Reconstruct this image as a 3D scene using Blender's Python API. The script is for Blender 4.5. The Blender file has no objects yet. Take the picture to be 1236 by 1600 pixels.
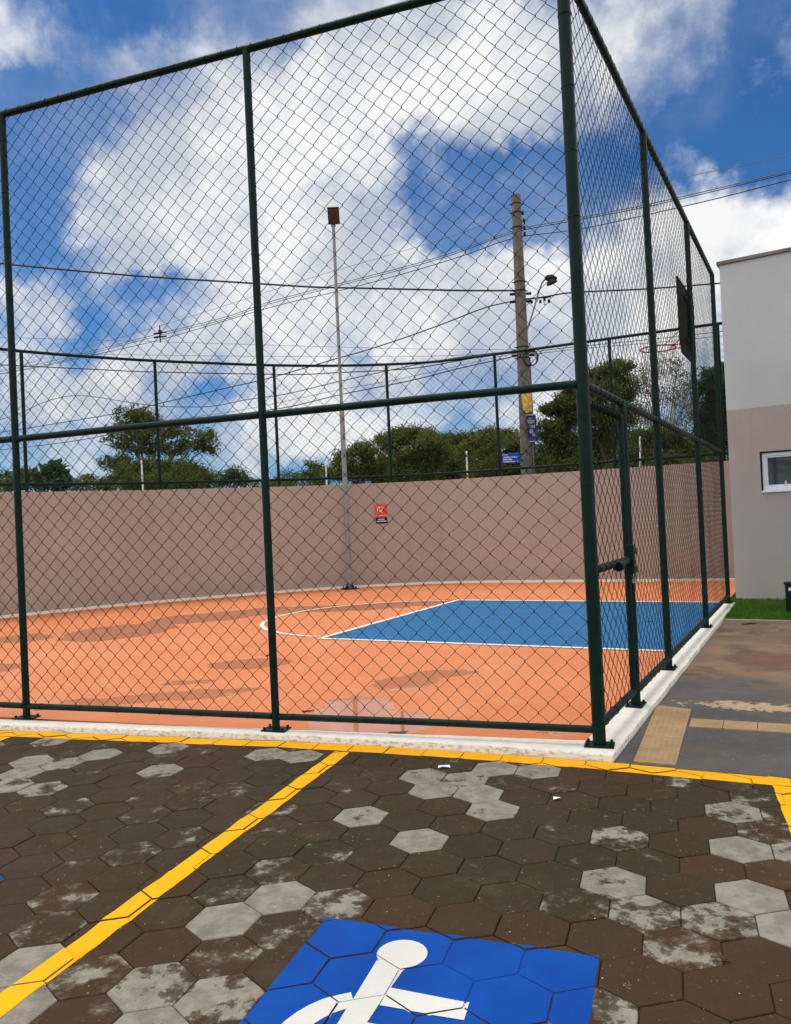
import bpy, bmesh, math, random
import numpy as np
from mathutils import Vector, Matrix, noise as mn
R = math.radians
SC = bpy.context.scene
COL = SC.collection
random.seed(7)

# ------------------------------------------------------------------ camera
CW, CH, FPX, CAMH = 1236., 1600., 1230., 1.6
ROLL, PITCH = R(2.63), R(0.56)

def ray(px, py):
    x = (px - CW / 2) / FPX; z = -(py - CH / 2) / FPX
    c, s = math.cos(ROLL), math.sin(ROLL)
    X = x * c + z * s; Z = -x * s + z * c
    cp, sp = math.cos(PITCH), math.sin(PITCH)
    return Vector((X, cp - Z * sp, sp + Z * cp))

def gp(px, py, z=0.):
    """point of the horizontal plane at height z seen at a photo pixel"""
    r = ray(px, py); t = (z - CAMH) / r.z
    return Vector((r.x * t, r.y * t, z))

def at(px, py, Y):
    r = ray(px, py); t = Y / r.y
    return Vector((r.x * t, Y, CAMH + r.z * t))

cam_d = bpy.data.cameras.new('camera')
cam = bpy.data.objects.new('camera', cam_d); COL.objects.link(cam)
fw = ray(CW / 2, CH / 2).normalized()
rt = (ray(CW / 2 + 100, CH / 2) - ray(CW / 2, CH / 2)).normalized()
upv = rt.cross(fw)
M = Matrix((rt, upv, -fw)).transposed().to_4x4(); M.translation = (0, 0, CAMH)
cam.matrix_world = M
cam_d.sensor_fit = 'HORIZONTAL'; cam_d.sensor_width = 36.; cam_d.lens = 36. * FPX / CW
cam_d.clip_start = .05; cam_d.clip_end = 3000
SC.camera = cam

# ------------------------------------------------------------------ world
SUN_EL, SUN_AZ = 68., -62.      # azimuth from +Y towards +X (deg)
W = bpy.data.worlds.new("World"); SC.world = W; W.use_nodes = True
nt = W.node_tree; nt.nodes.clear(); N = nt.nodes; L = nt.links
def wn(t, **k):
    n = N.new(t)
    for a, b in k.items(): setattr(n, a, b)
    return n
def wm(op, a, b=None, clamp=False):
    n = wn('ShaderNodeMath', operation=op, use_clamp=clamp)
    for i, v in enumerate((a, b)):
        if v is None: continue
        if isinstance(v, (int, float)): n.inputs[i].default_value = v
        else: L.new(v, n.inputs[i])
    return n.outputs[0]
def wv(op, a, b=None):
    n = wn('ShaderNodeVectorMath', operation=op)
    for i, v in enumerate((a, b)):
        if v is None: continue
        if isinstance(v, (tuple, list)): n.inputs[i].default_value = v
        else: L.new(v, n.inputs[i])
    return n.outputs[1] if op in ('DOT_PRODUCT', 'LENGTH') else n.outputs[0]
def wmap(v, a, b, c, d, smooth=True):
    n = wn('ShaderNodeMapRange'); n.interpolation_type = 'SMOOTHSTEP' if smooth else 'LINEAR'
    L.new(v, n.inputs[0]); n.inputs[1].default_value = a; n.inputs[2].default_value = b
    n.inputs[3].default_value = c; n.inputs[4].default_value = d
    return n.outputs[0]
sky = wn('ShaderNodeTexSky'); sky.sky_type = 'NISHITA'; sky.sun_disc = False
sky.sun_elevation = R(SUN_EL); sky.sun_rotation = R(SUN_AZ)
sky.air_density = 1.0; sky.dust_density = 0.4; sky.ozone_density = 2.0
tc = wn('ShaderNodeTexCoord').outputs['Generated']
sep = wn('ShaderNodeSeparateXYZ'); L.new(tc, sep.inputs[0])
az = wm('MULTIPLY', wm('ARCTAN2', sep.outputs[0], sep.outputs[1]), 57.2958)
el = wm('MULTIPLY', wm('ARCSINE', sep.outputs[2]), 57.2958)
comb = wn('ShaderNodeCombineXYZ'); L.new(az, comb.inputs[0]); L.new(el, comb.inputs[1])
def wnoise(scale, detail, rough=.55, vec=None, dist=0., off=(0, 0, 0)):
    n = wn('ShaderNodeTexNoise'); n.inputs['Scale'].default_value = scale
    n.inputs['Detail'].default_value = detail; n.inputs['Roughness'].default_value = rough
    n.inputs['Distortion'].default_value = dist
    L.new(wv('ADD', vec or tc, off), n.inputs['Vector'])
    return n
warp = wnoise(5., 4., .6)
wvec = wv('SCALE', wv('SUBTRACT', warp.outputs['Color'], (.5, .5, .5)))
wvec.node.inputs['Scale'].default_value = 9.
warp2 = wnoise(14., 5., .65, off=(5, 5, 1))
wvec2 = wv('SCALE', wv('SUBTRACT', warp2.outputs['Color'], (.5, .5, .5))); wvec2.node.inputs['Scale'].default_value = 6.
ae = wv('ADD', wv('ADD', comb.outputs[0], wvec), wvec2)
BLOBS = [(500,120,180,110,1),(330,230,150,100,1),(250,330,130,95,1),(640,120,150,110,1),(480,330,170,120,1),
 (560,440,160,80,.9),(430,480,120,60,.8),(760,80,150,110,1),(965,35,135,80,1),(850,160,90,60,.7),
 (30,60,65,55,1.1),(200,60,80,55,.4),(330,60,60,40,.35),(35,470,50,60,1),(30,610,70,60,.8),(150,590,110,50,.8),(320,545,120,35,.7),
 (760,460,110,55,1.1),(835,415,55,45,1.1),(700,520,150,50,.9),(600,650,120,70,.8),(450,640,90,70,.8),
 (800,620,100,60,.5),(380,700,100,50,.8),(1150,365,110,55,1.1),(1000,385,80,70,.9),(950,480,100,80,.9),
 (1060,470,110,90,.9),(1060,160,55,40,.45),(1190,130,50,30,.4),(1050,250,35,25,.5),(120,720,120,40,.6),(1010,600,200,60,.7),(500,590,160,40,.6),(250,560,160,30,.5),(600,560,60,40,.5),(150,650,120,50,.5),(560,700,200,50,.6),(240,380,110,60,.6),(180,420,80,50,.4),
 (785,290,75,35,-.65),(740,205,50,25,-.3),(745,335,25,14,.3),(820,360,60,40,-.8),(690,280,35,60,-.6),(700,370,35,40,-.75),(870,340,40,60,-.5),(655,235,35,25,-.4),(620,440,40,22,-.4),(1200,60,45,80,-.5),(1080,215,60,45,-.5),(840,260,40,40,-.4),(690,400,55,24,-.45),(225,455,60,22,-.9),(50,260,75,110,-.9),(250,20,130,40,-.45),(120,160,50,40,-.6),
 (1165,215,95,60,-1.0),(350,605,60,16,-.6),(715,650,60,22,-.7),(590,558,55,16,-.5),(878,310,35,60,-.5),(110,640,50,14,-.4),
 (215,690,35,16,-.5),(450,75,45,22,-.55),(520,290,60,26,-.35),(125,520,35,40,-.4),(600,25,60,20,-.4)]
D = None
for (px, py, rx, ry, amp) in BLOBS:
    r = ray(px, py).normalized()
    a, e = math.degrees(math.atan2(r.x, r.y)), math.degrees(math.asin(r.z))
    q = wv('MULTIPLY', wv('SUBTRACT', ae, (a, e, 0)), (22. / rx, 22. / ry, 0))
    g_ = wm('MULTIPLY', wm('POWER', 2.71828, wm('MULTIPLY', wv('DOT_PRODUCT', q, q), -1.)), amp)
    D = g_ if D is None else wm('ADD', D, g_)
fine = wnoise(9., 9., .6, off=(3, 1, 2))
big = wnoise(2.2, 7., .55, off=(7, 2, 5))
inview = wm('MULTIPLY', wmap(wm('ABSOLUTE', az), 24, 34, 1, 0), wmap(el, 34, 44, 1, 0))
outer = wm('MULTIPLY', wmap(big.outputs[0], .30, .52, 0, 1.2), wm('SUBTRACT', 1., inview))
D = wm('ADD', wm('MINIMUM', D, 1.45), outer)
D = wm('ADD', D, wm('MULTIPLY', wm('SUBTRACT', fine.outputs[0], .5), 1.7))
fine2 = wnoise(24., 8., .65, off=(1, 9, 4), dist=.3)
D = wm('ADD', D, wm('MULTIPLY', wm('SUBTRACT', fine2.outputs[0], .5), .75))
mask = wmap(D, .02, 1.32, 0, 1)
wispn = wnoise(4.5, 9., .68, off=(2, 6, 8), dist=.9)
wisp = wm('ADD', wmap(wispn.outputs[0], .50, .74, 0, .62), wmap(wnoise(2.6, 6., .6, off=(4, 0, 2)).outputs[0], .46, .7, 0, .22))
mask = wm('SUBTRACT', 1., wm('MULTIPLY', wm('SUBTRACT', 1., mask), wm('SUBTRACT', 1., wisp)))
shade = wnoise(6., 8., .6, off=(11, 4, 1))
sh2 = wm('ADD', shade.outputs[0], wm('MULTIPLY', wm('SUBTRACT', fine.outputs[0], .5), -.5))
cr = wn('ShaderNodeMix', data_type='RGBA')
L.new(wmap(sh2, .36, .62, 0, 1), cr.inputs[0])
cr.inputs[6].default_value = (10.1, 10.2, 10.35, 1); cr.inputs[7].default_value = (6.0, 6.6, 7.7, 1)
# pure blue part: the Nishita sky, slightly tinted as the phone renders it
tint = wn('ShaderNodeMix', data_type='RGBA', blend_type='MULTIPLY'); tint.inputs[0].default_value = 1.
L.new(sky.outputs[0], tint.inputs[6]); tint.inputs[7].default_value = (.30, .68, 1.06, 1)
# unseen clouds overhead and behind the camera are boosted and warmed as added fill light
outview_boost = wn('ShaderNodeMix', data_type='RGBA'); L.new(inview, outview_boost.inputs[0])
outview_boost.inputs[6].default_value = (2.05, 1.93, 1.76, 1); outview_boost.inputs[7].default_value = (1.04, 1.03, 1.01, 1)
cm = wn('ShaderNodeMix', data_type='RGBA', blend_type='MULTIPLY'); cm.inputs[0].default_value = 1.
L.new(cr.outputs[2], cm.inputs[6]); L.new(outview_boost.outputs[2], cm.inputs[7]); cr = cm
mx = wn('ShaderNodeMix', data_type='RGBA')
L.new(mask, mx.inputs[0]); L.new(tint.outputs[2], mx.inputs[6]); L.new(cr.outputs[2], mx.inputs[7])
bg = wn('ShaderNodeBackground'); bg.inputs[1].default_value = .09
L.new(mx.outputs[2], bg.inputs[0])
wo = wn('ShaderNodeOutputWorld'); L.new(bg.outputs[0], wo.inputs[0])

# sun: veiled by thin cloud, so a wide soft disc
sd = bpy.data.lights.new('sun', 'SUN'); sd.energy = 1.9; sd.angle = R(24); sd.color = (1, .93, .82)
so = bpy.data.objects.new('sun', sd); COL.objects.link(so)
a_, e_ = R(SUN_AZ), R(SUN_EL)
sdir = Vector((math.sin(a_) * math.cos(e_), math.cos(a_) * math.cos(e_), math.sin(e_)))
so.rotation_euler = (-sdir).to_track_quat('-Z', 'Y').to_euler()
so.location = sdir * 50

SC.view_settings.view_transform = 'Standard'; SC.view_settings.look = 'None'
SC.view_settings.gamma = 1; SC.view_settings.use_curve_mapping = False
SC.view_settings.exposure = 0.0

# ------------------------------------------------------------------ helpers
def tag(o, label=None, cat=None, group=None, kind=None):
    if label: o['label'] = label
    if cat: o['category'] = cat
    if group: o['group'] = group
    if kind: o['kind'] = kind
    return o
def empty(name, loc, rz=0, **k):
    o = bpy.data.objects.new(name, None); COL.objects.link(o)
    o.location = loc; o.rotation_euler = (0, 0, rz); o.empty_display_size = .2
    tag(o, **k); return o
class MB:
    def __init__(s): s.v = []; s.f = []; s.m = []; s.mi = 0
    def add(s, vs, fs):
        b = len(s.v); s.v += [tuple(v) for v in vs]
        for f in fs: s.f.append(tuple(b + i for i in f)); s.m.append(s.mi)
        return s
    def box(s, c, size, rz=0, rot=None):
        hx, hy, hz = size[0] / 2, size[1] / 2, size[2] / 2
        Rm = rot or Matrix.Rotation(rz, 3, 'Z'); c = Vector(c)
        vs = [c + Rm @ Vector((x * hx, y * hy, z * hz)) for z in (-1, 1) for y in (-1, 1) for x in (-1, 1)]
        return s.add(vs, [(0, 2, 3, 1), (4, 5, 7, 6), (0, 1, 5, 4), (2, 6, 7, 3), (0, 4, 6, 2), (1, 3, 7, 5)])
    def tube(s, pts, r, n=8, cap=True):
        pts = [Vector(p) for p in pts]; rr = r if isinstance(r, (list, tuple)) else [r] * len(pts)
        rings = []; prev = None
        for i, p in enumerate(pts):
            t = (pts[min(i + 1, len(pts) - 1)] - pts[max(i - 1, 0)])
            t = t.normalized() if t.length > 1e-9 else Vector((0, 0, 1))
            if prev is None:
                a = Vector((0, 0, 1)) if abs(t.z) < .9 else Vector((1, 0, 0)); u = t.cross(a).normalized()
            else:
                u = prev - t * prev.dot(t); u = u.normalized() if u.length > 1e-6 else t.orthogonal().normalized()
            prev = u; w = t.cross(u)
            rings.append([p + (u * math.cos(2 * math.pi * k / n) + w * math.sin(2 * math.pi * k / n)) * rr[i] for k in range(n)])
        vs = [v for rg in rings for v in rg]; fs = []
        for i in range(len(pts) - 1):
            for k in range(n):
                k2 = (k + 1) % n; fs.append((i * n + k, i * n + k2, (i + 1) * n + k2, (i + 1) * n + k))
        if cap:
            fs.append(tuple(range(n - 1, -1, -1))); fs.append(tuple((len(pts) - 1) * n + k for k in range(n)))
        return s.add(vs, fs)
    def ring(s, c, axis, R_, r, n=12, m=5):
        c = Vector(c); ax = Vector(axis).normalized(); u = ax.orthogonal().normalized(); w = ax.cross(u)
        vs = []; fs = []
        for i in range(n):
            a = 2 * math.pi * i / n; d = u * math.cos(a) + w * math.sin(a)
            for k in range(m):
                b = 2 * math.pi * k / m; vs.append(c + d * (R_ + r * math.cos(b)) + ax * (r * math.sin(b)))
        for i in range(n):
            for k in range(m):
                i2 = (i + 1) % n; k2 = (k + 1) % m
                fs.append((i * m + k, i2 * m + k, i2 * m + k2, i * m + k2))
        return s.add(vs, fs)
    def prism(s, poly, z0, z1):
        n = len(poly); vs = [(p[0], p[1], z0) for p in poly] + [(p[0], p[1], z1) for p in poly]
        fs = [tuple(range(n - 1, -1, -1)), tuple(range(n, 2 * n))]
        for i in range(n): fs.append((i, (i + 1) % n, n + (i + 1) % n, n + i))
        return s.add(vs, fs)
    def flat(s, poly, z):
        return s.add([(p[0], p[1], z) for p in poly], [tuple(range(len(poly)))])
    def build(s, name, mat, parent=None, smooth=False, bevel=0., label=None):
        me = bpy.data.meshes.new(name)
        o = None
        if parent is not None:
            off = Vector(parent.location); pr = parent.rotation_euler.z; pp = parent.parent
            if pp is not None: off = Vector(pp.location) + Matrix.Rotation(pp.rotation_euler.z, 3, 'Z') @ off if pp.type == 'EMPTY' else off
            if parent.type != 'EMPTY': off = parent['_w'] if '_w' in parent else off; off = Vector(off); pr = parent.get('_r', 0.)
            Ri = Matrix.Rotation(-pr, 3, 'Z')
            vs = [Ri @ (Vector(v) - off) for v in s.v]
        else:
            off = Vector((0, 0, 0)); pr = 0; vs = s.v
        me.from_pydata([tuple(v) for v in vs], [], s.f)
        mats = mat if isinstance(mat, (list, tuple)) else [mat]
        for m in mats: me.materials.append(m)
        if len(mats) > 1: me.polygons.foreach_set('material_index', s.m)
        if smooth:
            me.polygons.foreach_set('use_smooth', [True] * len(me.polygons))
        me.update(); o = bpy.data.objects.new(name, me); COL.objects.link(o)
        if smooth and len(s.f) < 60000:
            try: me.set_sharp_from_angle(angle=R(40))
            except Exception: pass
        if parent is not None:
            o.parent = parent; o['_w'] = list(off); o['_r'] = pr
        if bevel:
            b = o.modifiers.new('bevel', 'BEVEL'); b.width = bevel; b.segments = 2; b.limit_method = 'ANGLE'; b.angle_limit = R(40)
        if label: o['label'] = label
        return o

# ------------------------------------------------------------------ materials
class NT:
    def __init__(s, name):
        s.m = bpy.data.materials.new(name); s.m.use_nodes = True; s.t = s.m.node_tree
        s.b = s.t.nodes['Principled BSDF']; s.out = s.t.nodes['Material Output']
        s._tc = None
    def n(s, t, **k):
        x = s.t.nodes.new(t)
        for a, b in k.items(): setattr(x, a, b)
        return x
    def link(s, a, b): s.t.links.new(a, b)
    def set(s, sock, v):
        if hasattr(v, 'is_output') or isinstance(v, bpy.types.NodeSocket): s.link(v, sock)
        else: sock.default_value = v
    @property
    def obj(s):
        if s._tc is None: s._tc = s.n('ShaderNodeTexCoord')
        return s._tc.outputs['Object']
    @property
    def pos(s): return s.n('ShaderNodeNewGeometry').outputs['Position']
    def noise(s, scale, detail=4, rough=.55, vec=None, dist=0, off=None):
        x = s.n('ShaderNodeTexNoise'); x.inputs['Scale'].default_value = scale
        x.inputs['Detail'].default_value = detail; x.inputs['Roughness'].default_value = rough
        x.inputs['Distortion'].default_value = dist
        v = vec if vec is not None else s.pos
        if off: v = s.v('ADD', v, off)
        s.link(v, x.inputs['Vector']); return x.outputs[0]
    def v(s, op, a, b=None):
        x = s.n('ShaderNodeVectorMath', operation=op); s.set(x.inputs[0], a)
        if b is not None: s.set(x.inputs[1], b)
        return x.outputs[1] if op in ('DOT_PRODUCT', 'LENGTH') else x.outputs[0]
    def math(s, op, a, b=None, c=None, clamp=False):
        x = s.n('ShaderNodeMath', operation=op, use_clamp=clamp); s.set(x.inputs[0], a)
        if b is not None: s.set(x.inputs[1], b)
        if c is not None: s.set(x.inputs[2], c)
        return x.outputs[0]
    def map(s, v, a, b, c=0., d=1., smooth=True):
        x = s.n('ShaderNodeMapRange'); x.interpolation_type = 'SMOOTHSTEP' if smooth else 'LINEAR'
        s.set(x.inputs[0], v)
        for i, q in zip((1, 2, 3, 4), (a, b, c, d)): s.set(x.inputs[i], q)
        return x.outputs[0]
    def mix(s, f, a, b, mode='MIX'):
        x = s.n('ShaderNodeMix', data_type='RGBA', blend_type=mode); s.set(x.inputs[0], f)
        s.set(x.inputs[6], c4(a)); s.set(x.inputs[7], c4(b)); return x.outputs[2]
    def mix_r(s, mk, gr):
        return s.math('MAXIMUM', s.math('MULTIPLY', mk, .9), s.map(gr, .38, .6, .52, .82))
    def attr(s, name):
        return s.n('ShaderNodeAttribute', attribute_name=name)
    def sepxyz(s, v):
        x = s.n('ShaderNodeSeparateXYZ'); s.link(v, x.inputs[0]); return x.outputs
    def bump(s, h, strength=.3, dist=.01):
        x = s.n('ShaderNodeBump'); x.inputs['Strength'].default_value = strength; x.inputs['Distance'].default_value = dist
        s.link(h, x.inputs['Height']); s.link(x.outputs[0], s.b.inputs['Normal'])
    def fin(s, color=None, rough=None, spec=None, metal=None):
        if color is not None: s.set(s.b.inputs['Base Color'], c4(color))
        if rough is not None: s.set(s.b.inputs['Roughness'], rough)
        if spec is not None: s.set(s.b.inputs['Specular IOR Level'], spec)
        if metal is not None: s.set(s.b.inputs['Metallic'], metal)
        return s.m
def c4(c): return (*c, 1.) if isinstance(c, tuple) and len(c) == 3 else c
def srgb(r, g, b): return tuple((x / 255 / 12.92) if x / 255 <= .04045 else ((x / 255 + .055) / 1.055) ** 2.4 for x in (r, g, b))

def simple(name, c1, c2, scale=3., rough=.6, bump=.1, bscale=60., metal=0, spec=.4, detail=5):
    m = NT(name); n = m.noise(scale, detail, .6)
    m.bump(m.noise(bscale, 3), bump, .004) if bump else None
    return m.fin(m.mix(m.map(n, .3, .7), c1, c2), rough, spec, metal)

M_green = simple('green_painted_steel', (.001, .012, .010), (.002, .021, .017), 8., .42, .15, 90, 0, .14)
M_wire = simple('green_coated_wire', (.002, .004, .0035), (.005, .008, .007), 5., .65, 0, 60, 0, .08)
M_galv = simple('galvanised_pole', (.20, .21, .22), (.29, .30, .31), 12., .6, .1, 80, 0, .2)
M_white = simple('white_painted_metal', (.70, .70, .68), (.8, .8, .78), 6., .5, .05, 60)
M_cable = simple('black_cable', (.012, .012, .013), (.03, .03, .03), 3., .6, 0)
M_thincable = simple('grey_aluminium_cable', (.07, .075, .085), (.11, .115, .125), 3., .5, 0)
M_conc_pole = simple('weathered_concrete_pole', (.10, .088, .072), (.17, .15, .125), 5., .85, .4, 40)
M_darkmetal = simple('dark_metal', (.012, .012, .014), (.022, .022, .024), 8., .6, .1, 60, 0, .15)
M_red = simple('red_paint', (.42, .02, .02), (.52, .035, .03), 6., .45, .05)
M_trunk = simple('tree_bark', (.07, .055, .04), (.16, .13, .10), 3., .9, .5, 30)
M_paletrunk = simple('pale_tree_bark', (.30, .26, .20), (.48, .43, .35), 3., .9, .4, 30)

def mat_wall():
    m = NT('mauve_wall_render'); p = m.pos
    z = m.sepxyz(p)[2]
    n1 = m.noise(.8, 5, .6, p); st = m.noise(1.6, 6, .65, m.v('MULTIPLY', p, (3., 3., .25)))
    col = m.mix(m.map(n1, .3, .7), srgb(164, 149, 141), srgb(169, 155, 145))
    col = m.mix(m.map(st, .5, .72, 0, .55), col, srgb(156, 142, 124))
    damp = m.map(m.math('ADD', z, m.math('MULTIPLY', m.noise(2.5, 5, .6, p), -.5)), -.1, .2, .3, 0)
    col = m.mix(damp, col, srgb(146, 124, 106))
    run = m.noise(1.0, 7, .7, m.v('MULTIPLY', p, (9., 9., .35)), off=(4, 2, 0))
    col = m.mix(m.math('MULTIPLY', m.map(run, .56, .72, 0, .30), m.map(z, .6, 2.4, .2, 1)), col, srgb(128, 112, 104))
    pat = m.noise(.55, 2, .4, p, off=(9, 9, 3)); col = m.mix(m.map(pat, .60, .62, 0, .25), col, srgb(176, 162, 152))
    m.bump(m.math('ADD', m.noise(55, 4, .6, p), m.math('MULTIPLY', m.noise(6, 3, .6, p), 1.2)), .4, .012)
    return m.fin(col, .9, .2)
M_wall = mat_wall()
M_coping = simple('wall_coping', srgb(150, 128, 116), srgb(176, 152, 138), 3., .9, .3)

def mat_kerb():
    m = NT('whitewashed_kerb'); p = m.pos; nz = m.sepxyz(m.n('ShaderNodeNewGeometry').outputs['Normal'])[2]
    n = m.noise(7, 7, .65, p); n2 = m.noise(26, 5, .6, m.v('MULTIPLY', p, (1, 1, 2.)))
    col = m.mix(m.map(n, .35, .7), (.76, .735, .67), (.69, .655, .585))
    wear = m.math('MULTIPLY', m.map(n2, .48, .62, 0, 1), m.map(nz, .3, .9, .75, .15))
    col = m.mix(wear, col, (.36, .31, .24))
    spots = m.map(m.noise(120, 2, .5, p), .70, .76, 0, .5)
    col = m.mix(spots, col, (.2, .17, .14))
    m.bump(m.math('ADD', n2, m.noise(90, 3, .5, p)), .4, .008)
    return m.fin(col, .75, .3)
M_kerb = mat_kerb()
def mat_court():
    m = NT('orange_acrylic_court'); p = m.pos
    puds = [(-4.5,12.6,.85,1.0,0),(-3.5,14.0,1.0,.75,.3),(-2.3,14.6,1.1,.62,.1),(-.9,14.55,1.2,.58,0),(.5,14.75,.8,.5,0),
            (-1.72,9.1,.50,.36,.25),(-2.2,8.15,.26,.14,.3),(-2.45,7.45,.8,.22,-.1),(-1.95,7.6,.55,.18,.1),
            (.0,7.62,.40,.34,.6),(.38,7.95,.36,.2,.1),(-4.95,9.5,.32,.42,0),(-.40,6.55,.36,.62,0),(-.12,6.15,.34,.42,0),
            (1.0,5.62,.13,.06,-.3),(-1.5,6.62,.62,.07,-.33),(-.2,6.12,.5,.07,-.33),(-3.2,7.22,.5,.06,-.33),(.75,5.85,.35,.05,-.33),
            (-5.4,8.6,.5,.3,0),(2.2,13.8,.5,.25,0),(-6.0,12.2,.6,.5,0)]
    D = None
    w = m.n('ShaderNodeTexNoise'); w.inputs['Scale'].default_value = 1.9; w.inputs['Detail'].default_value = 8; w.inputs['Roughness'].default_value = .62
    m.link(p, w.inputs['Vector'])
    pv = m.v('ADD', p, m.v('MULTIPLY', m.v('SUBTRACT', w.outputs['Color'], (.5, .5, .5)), (.7, .7, 0)))
    for (x, y, rx, ry, a) in puds:
        mp = m.n('ShaderNodeMapping'); mp.vector_type = 'TEXTURE'; m.link(pv, mp.inputs[0])
        mp.inputs[1].default_value = (x, y, 0); mp.inputs[2].default_value = (0, 0, a); mp.inputs[3].default_value = (rx, ry, 1000)
        d = m.math('SUBTRACT', 1.0, m.v('LENGTH', mp.outputs[0]))
        d = m.math('MULTIPLY', d, min(rx, ry) / .3)
        D = d if D is None else m.math('MAXIMUM', D, d)
    wet = m.map(D, -.03, .10, 0, 1)
    n = m.noise(1.2, 6, .6, p)
    col = m.mix(m.map(n, .3, .7), (.565, .180, .070), (.615, .212, .086))
    col = m.mix(m.map(m.noise(.35, 3, .5, p), .45, .7, 0, .5), col, (.60, .25, .125))
    col = m.mix(m.map(m.noise(14, 7, .7, p), .58, .75, 0, .22), col, (.46, .15, .065))
    col = m.mix(m.map(m.noise(2.6, 9, .72, p, off=(4, 4, 4)), .50, .70, 0, .35), col, (.62, .285, .16))
    col = m.mix(m.map(m.noise(.8, 7, .65, p, off=(8, 1, 4)), .50, .68, 0, .40), col, (.50, .155, .062))
    # rim of dried dust around the wet spots
    rim = m.math('MULTIPLY', m.map(D, -.16, -.03, 0, 1), m.map(D, -.03, .05, 1, 0))
    col = m.mix(m.math('MULTIPLY', rim, .12), col, (.55, .22, .12))
    col = m.mix(m.math('MULTIPLY', wet, .45), col, (.38, .125, .045))
    m.bump(m.math('MULTIPLY', m.noise(160, 2, .5, p), m.math('SUBTRACT', 1., wet)), .25, .003)
    rough = m.map(wet, 0, 1, .72, .035, False)
    return m.fin(col, rough, m.map(wet, 0, 1, .22, .5, False))
M_court = mat_court()
def paint(name, c1, c2, rough=.6, wear=None, scuff=None, wearc=(.2, .16, .12), wamt=.3, spec=.35, wearscale=40):
    m = NT(name); p = m.pos
    col = m.mix(m.map(m.noise(3, 6, .6, p), .3, .7), c1, c2)
    col = m.mix(m.map(m.noise(wearscale, 6, .65, p), .58, .74, 0, wamt), col, wearc)
    if scuff:
        sf_ = m.noise(5, 12, .78, p, off=(3, 3, 3)); col = m.mix(m.map(sf_, .60, .70, 0, scuff[0]), col, scuff[1])
        col = m.mix(m.map(m.noise(75, 6, .75, p, off=(1, 1, 3)), .64, .70, 0, scuff[0] * 1.1), col, scuff[1])
    m.bump(m.noise(140, 3, .6, p), .4, .004)
    return m.fin(col, rough, spec)
M_key = paint('blue_court_paint', (.010, .108, .265), (.016, .130, .30), .7, wamt=.1, wearc=(.06, .2, .4), spec=.25)
M_line = paint('white_court_line', (.74, .70, .62), (.80, .76, .68), .6, wamt=.15)
M_yellow = paint('yellow_road_paint', (.74, .345, .004), (.80, .395, .005), .75, spec=.12, wamt=.45, wearc=(.42, .21, .02), scuff=(.6, (.30, .15, .03)))
M_bluepaint = paint('blue_road_paint', (.001, .044, .26), (.002, .060, .32), .75, spec=.12, wamt=.25, wearc=(.004, .05, .26), wearscale=18, scuff=(.45, (.012, .05, .15)))
M_whitepaint = paint('white_road_paint', (.52, .52, .485), (.58, .58, .54), .6, wamt=.25, wearc=(.5, .42, .36), scuff=(.5, (.36, .33, .29)))

def mat_paver():
    m = NT('hexagonal_concrete_pavers'); p = m.pos
    a = m.attr('pv'); s = m.n('ShaderNodeSeparateColor'); m.link(a.outputs['Color'], s.inputs[0])
    rnd, pale, brown = s.outputs
    off = m.n('ShaderNodeCombineXYZ'); m.link(m.math('MULTIPLY', rnd, 31.), off.inputs[2])
    pp = m.v('ADD', p, off.outputs[0])
    n = m.math('ADD', m.math('MULTIPLY', m.noise(6.5, 12, .70, p, dist=.1), .6), m.math('MULTIPLY', m.noise(9.5, 12, .70, pp, dist=.1), .4))
    streak = m.noise(40, 4, .6, m.v('MULTIPLY', pp, (1, .25, 1)))
    dark = m.mix(brown, (.026, .023, .010), (.058, .027, .013))
    dark = m.mix(m.map(rnd, 0, 1, 0, .6, False), dark, (.046, .027, .015))
    dark = m.mix(m.map(m.noise(1.7, 4, .6, p), .35, .7, 0, .5), dark, (.033, .024, .012))
    dark = m.mix(m.map(streak, .45, .75, 0, .35), dark, (.047, .033, .019))
    dark = m.mix(m.map(m.noise(90, 4, .7, pp), .58, .75, 0, .35), dark, (.068, .052, .033))
    palec = m.mix(m.map(m.noise(12, 8, .65, pp), .35, .65), (.25, .232, .195), (.165, .150, .125))
    palec = m.mix(m.map(m.noise(150, 3, .6, p), .5, .8, 0, .4), palec, (.38, .35, .30))
    thr = m.math('SUBTRACT', .685, m.math('MULTIPLY', pale, .36))
    mk = m.map(m.math('SUBTRACT', n, thr), -.008, .014, 0, 1)
    half = m.map(m.math('SUBTRACT', n, thr), -.07, .0, 0, .30)
    col = m.mix(half, dark, palec); col = m.mix(mk, col, palec)
    grime = m.noise(3.2, 9, .7, p, off=(7, 3, 2)); col = m.mix(m.map(grime, .52, .68, 0, .34), col, (.080, .060, .040))
    col = m.mix(m.map(m.noise(22, 9, .75, p, off=(2, 8, 2)), .58, .68, 0, .34), col, (.14, .112, .085))
    sp_ = m.math('MULTIPLY', m.map(m.noise(16, 11, .78, p, off=(6, 1, 6)), .615, .645, 0, .85), m.map(m.noise(2.3, 4, .6, p, off=(1, 7, 7)), .46, .56, 0, 1)); col = m.mix(sp_, col, (.24, .215, .175))
    # small light crumbs
    col = m.mix(m.map(m.noise(70, 2, .5, p, off=(5, 5, 5)), .735, .75, 0, .8), col, (.5, .46, .4))
    m.bump(m.math('ADD', m.noise(130, 5, .7, pp), m.math('MULTIPLY', n, .8)), .45, .006)
    return m.fin(col, m.mix_r(mk, grime), .11)
M_paver = mat_paver()
M_joint = simple('joint_sand', (.018, .013, .008), (.034, .025, .016), 30, .95, .5, 200)

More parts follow.
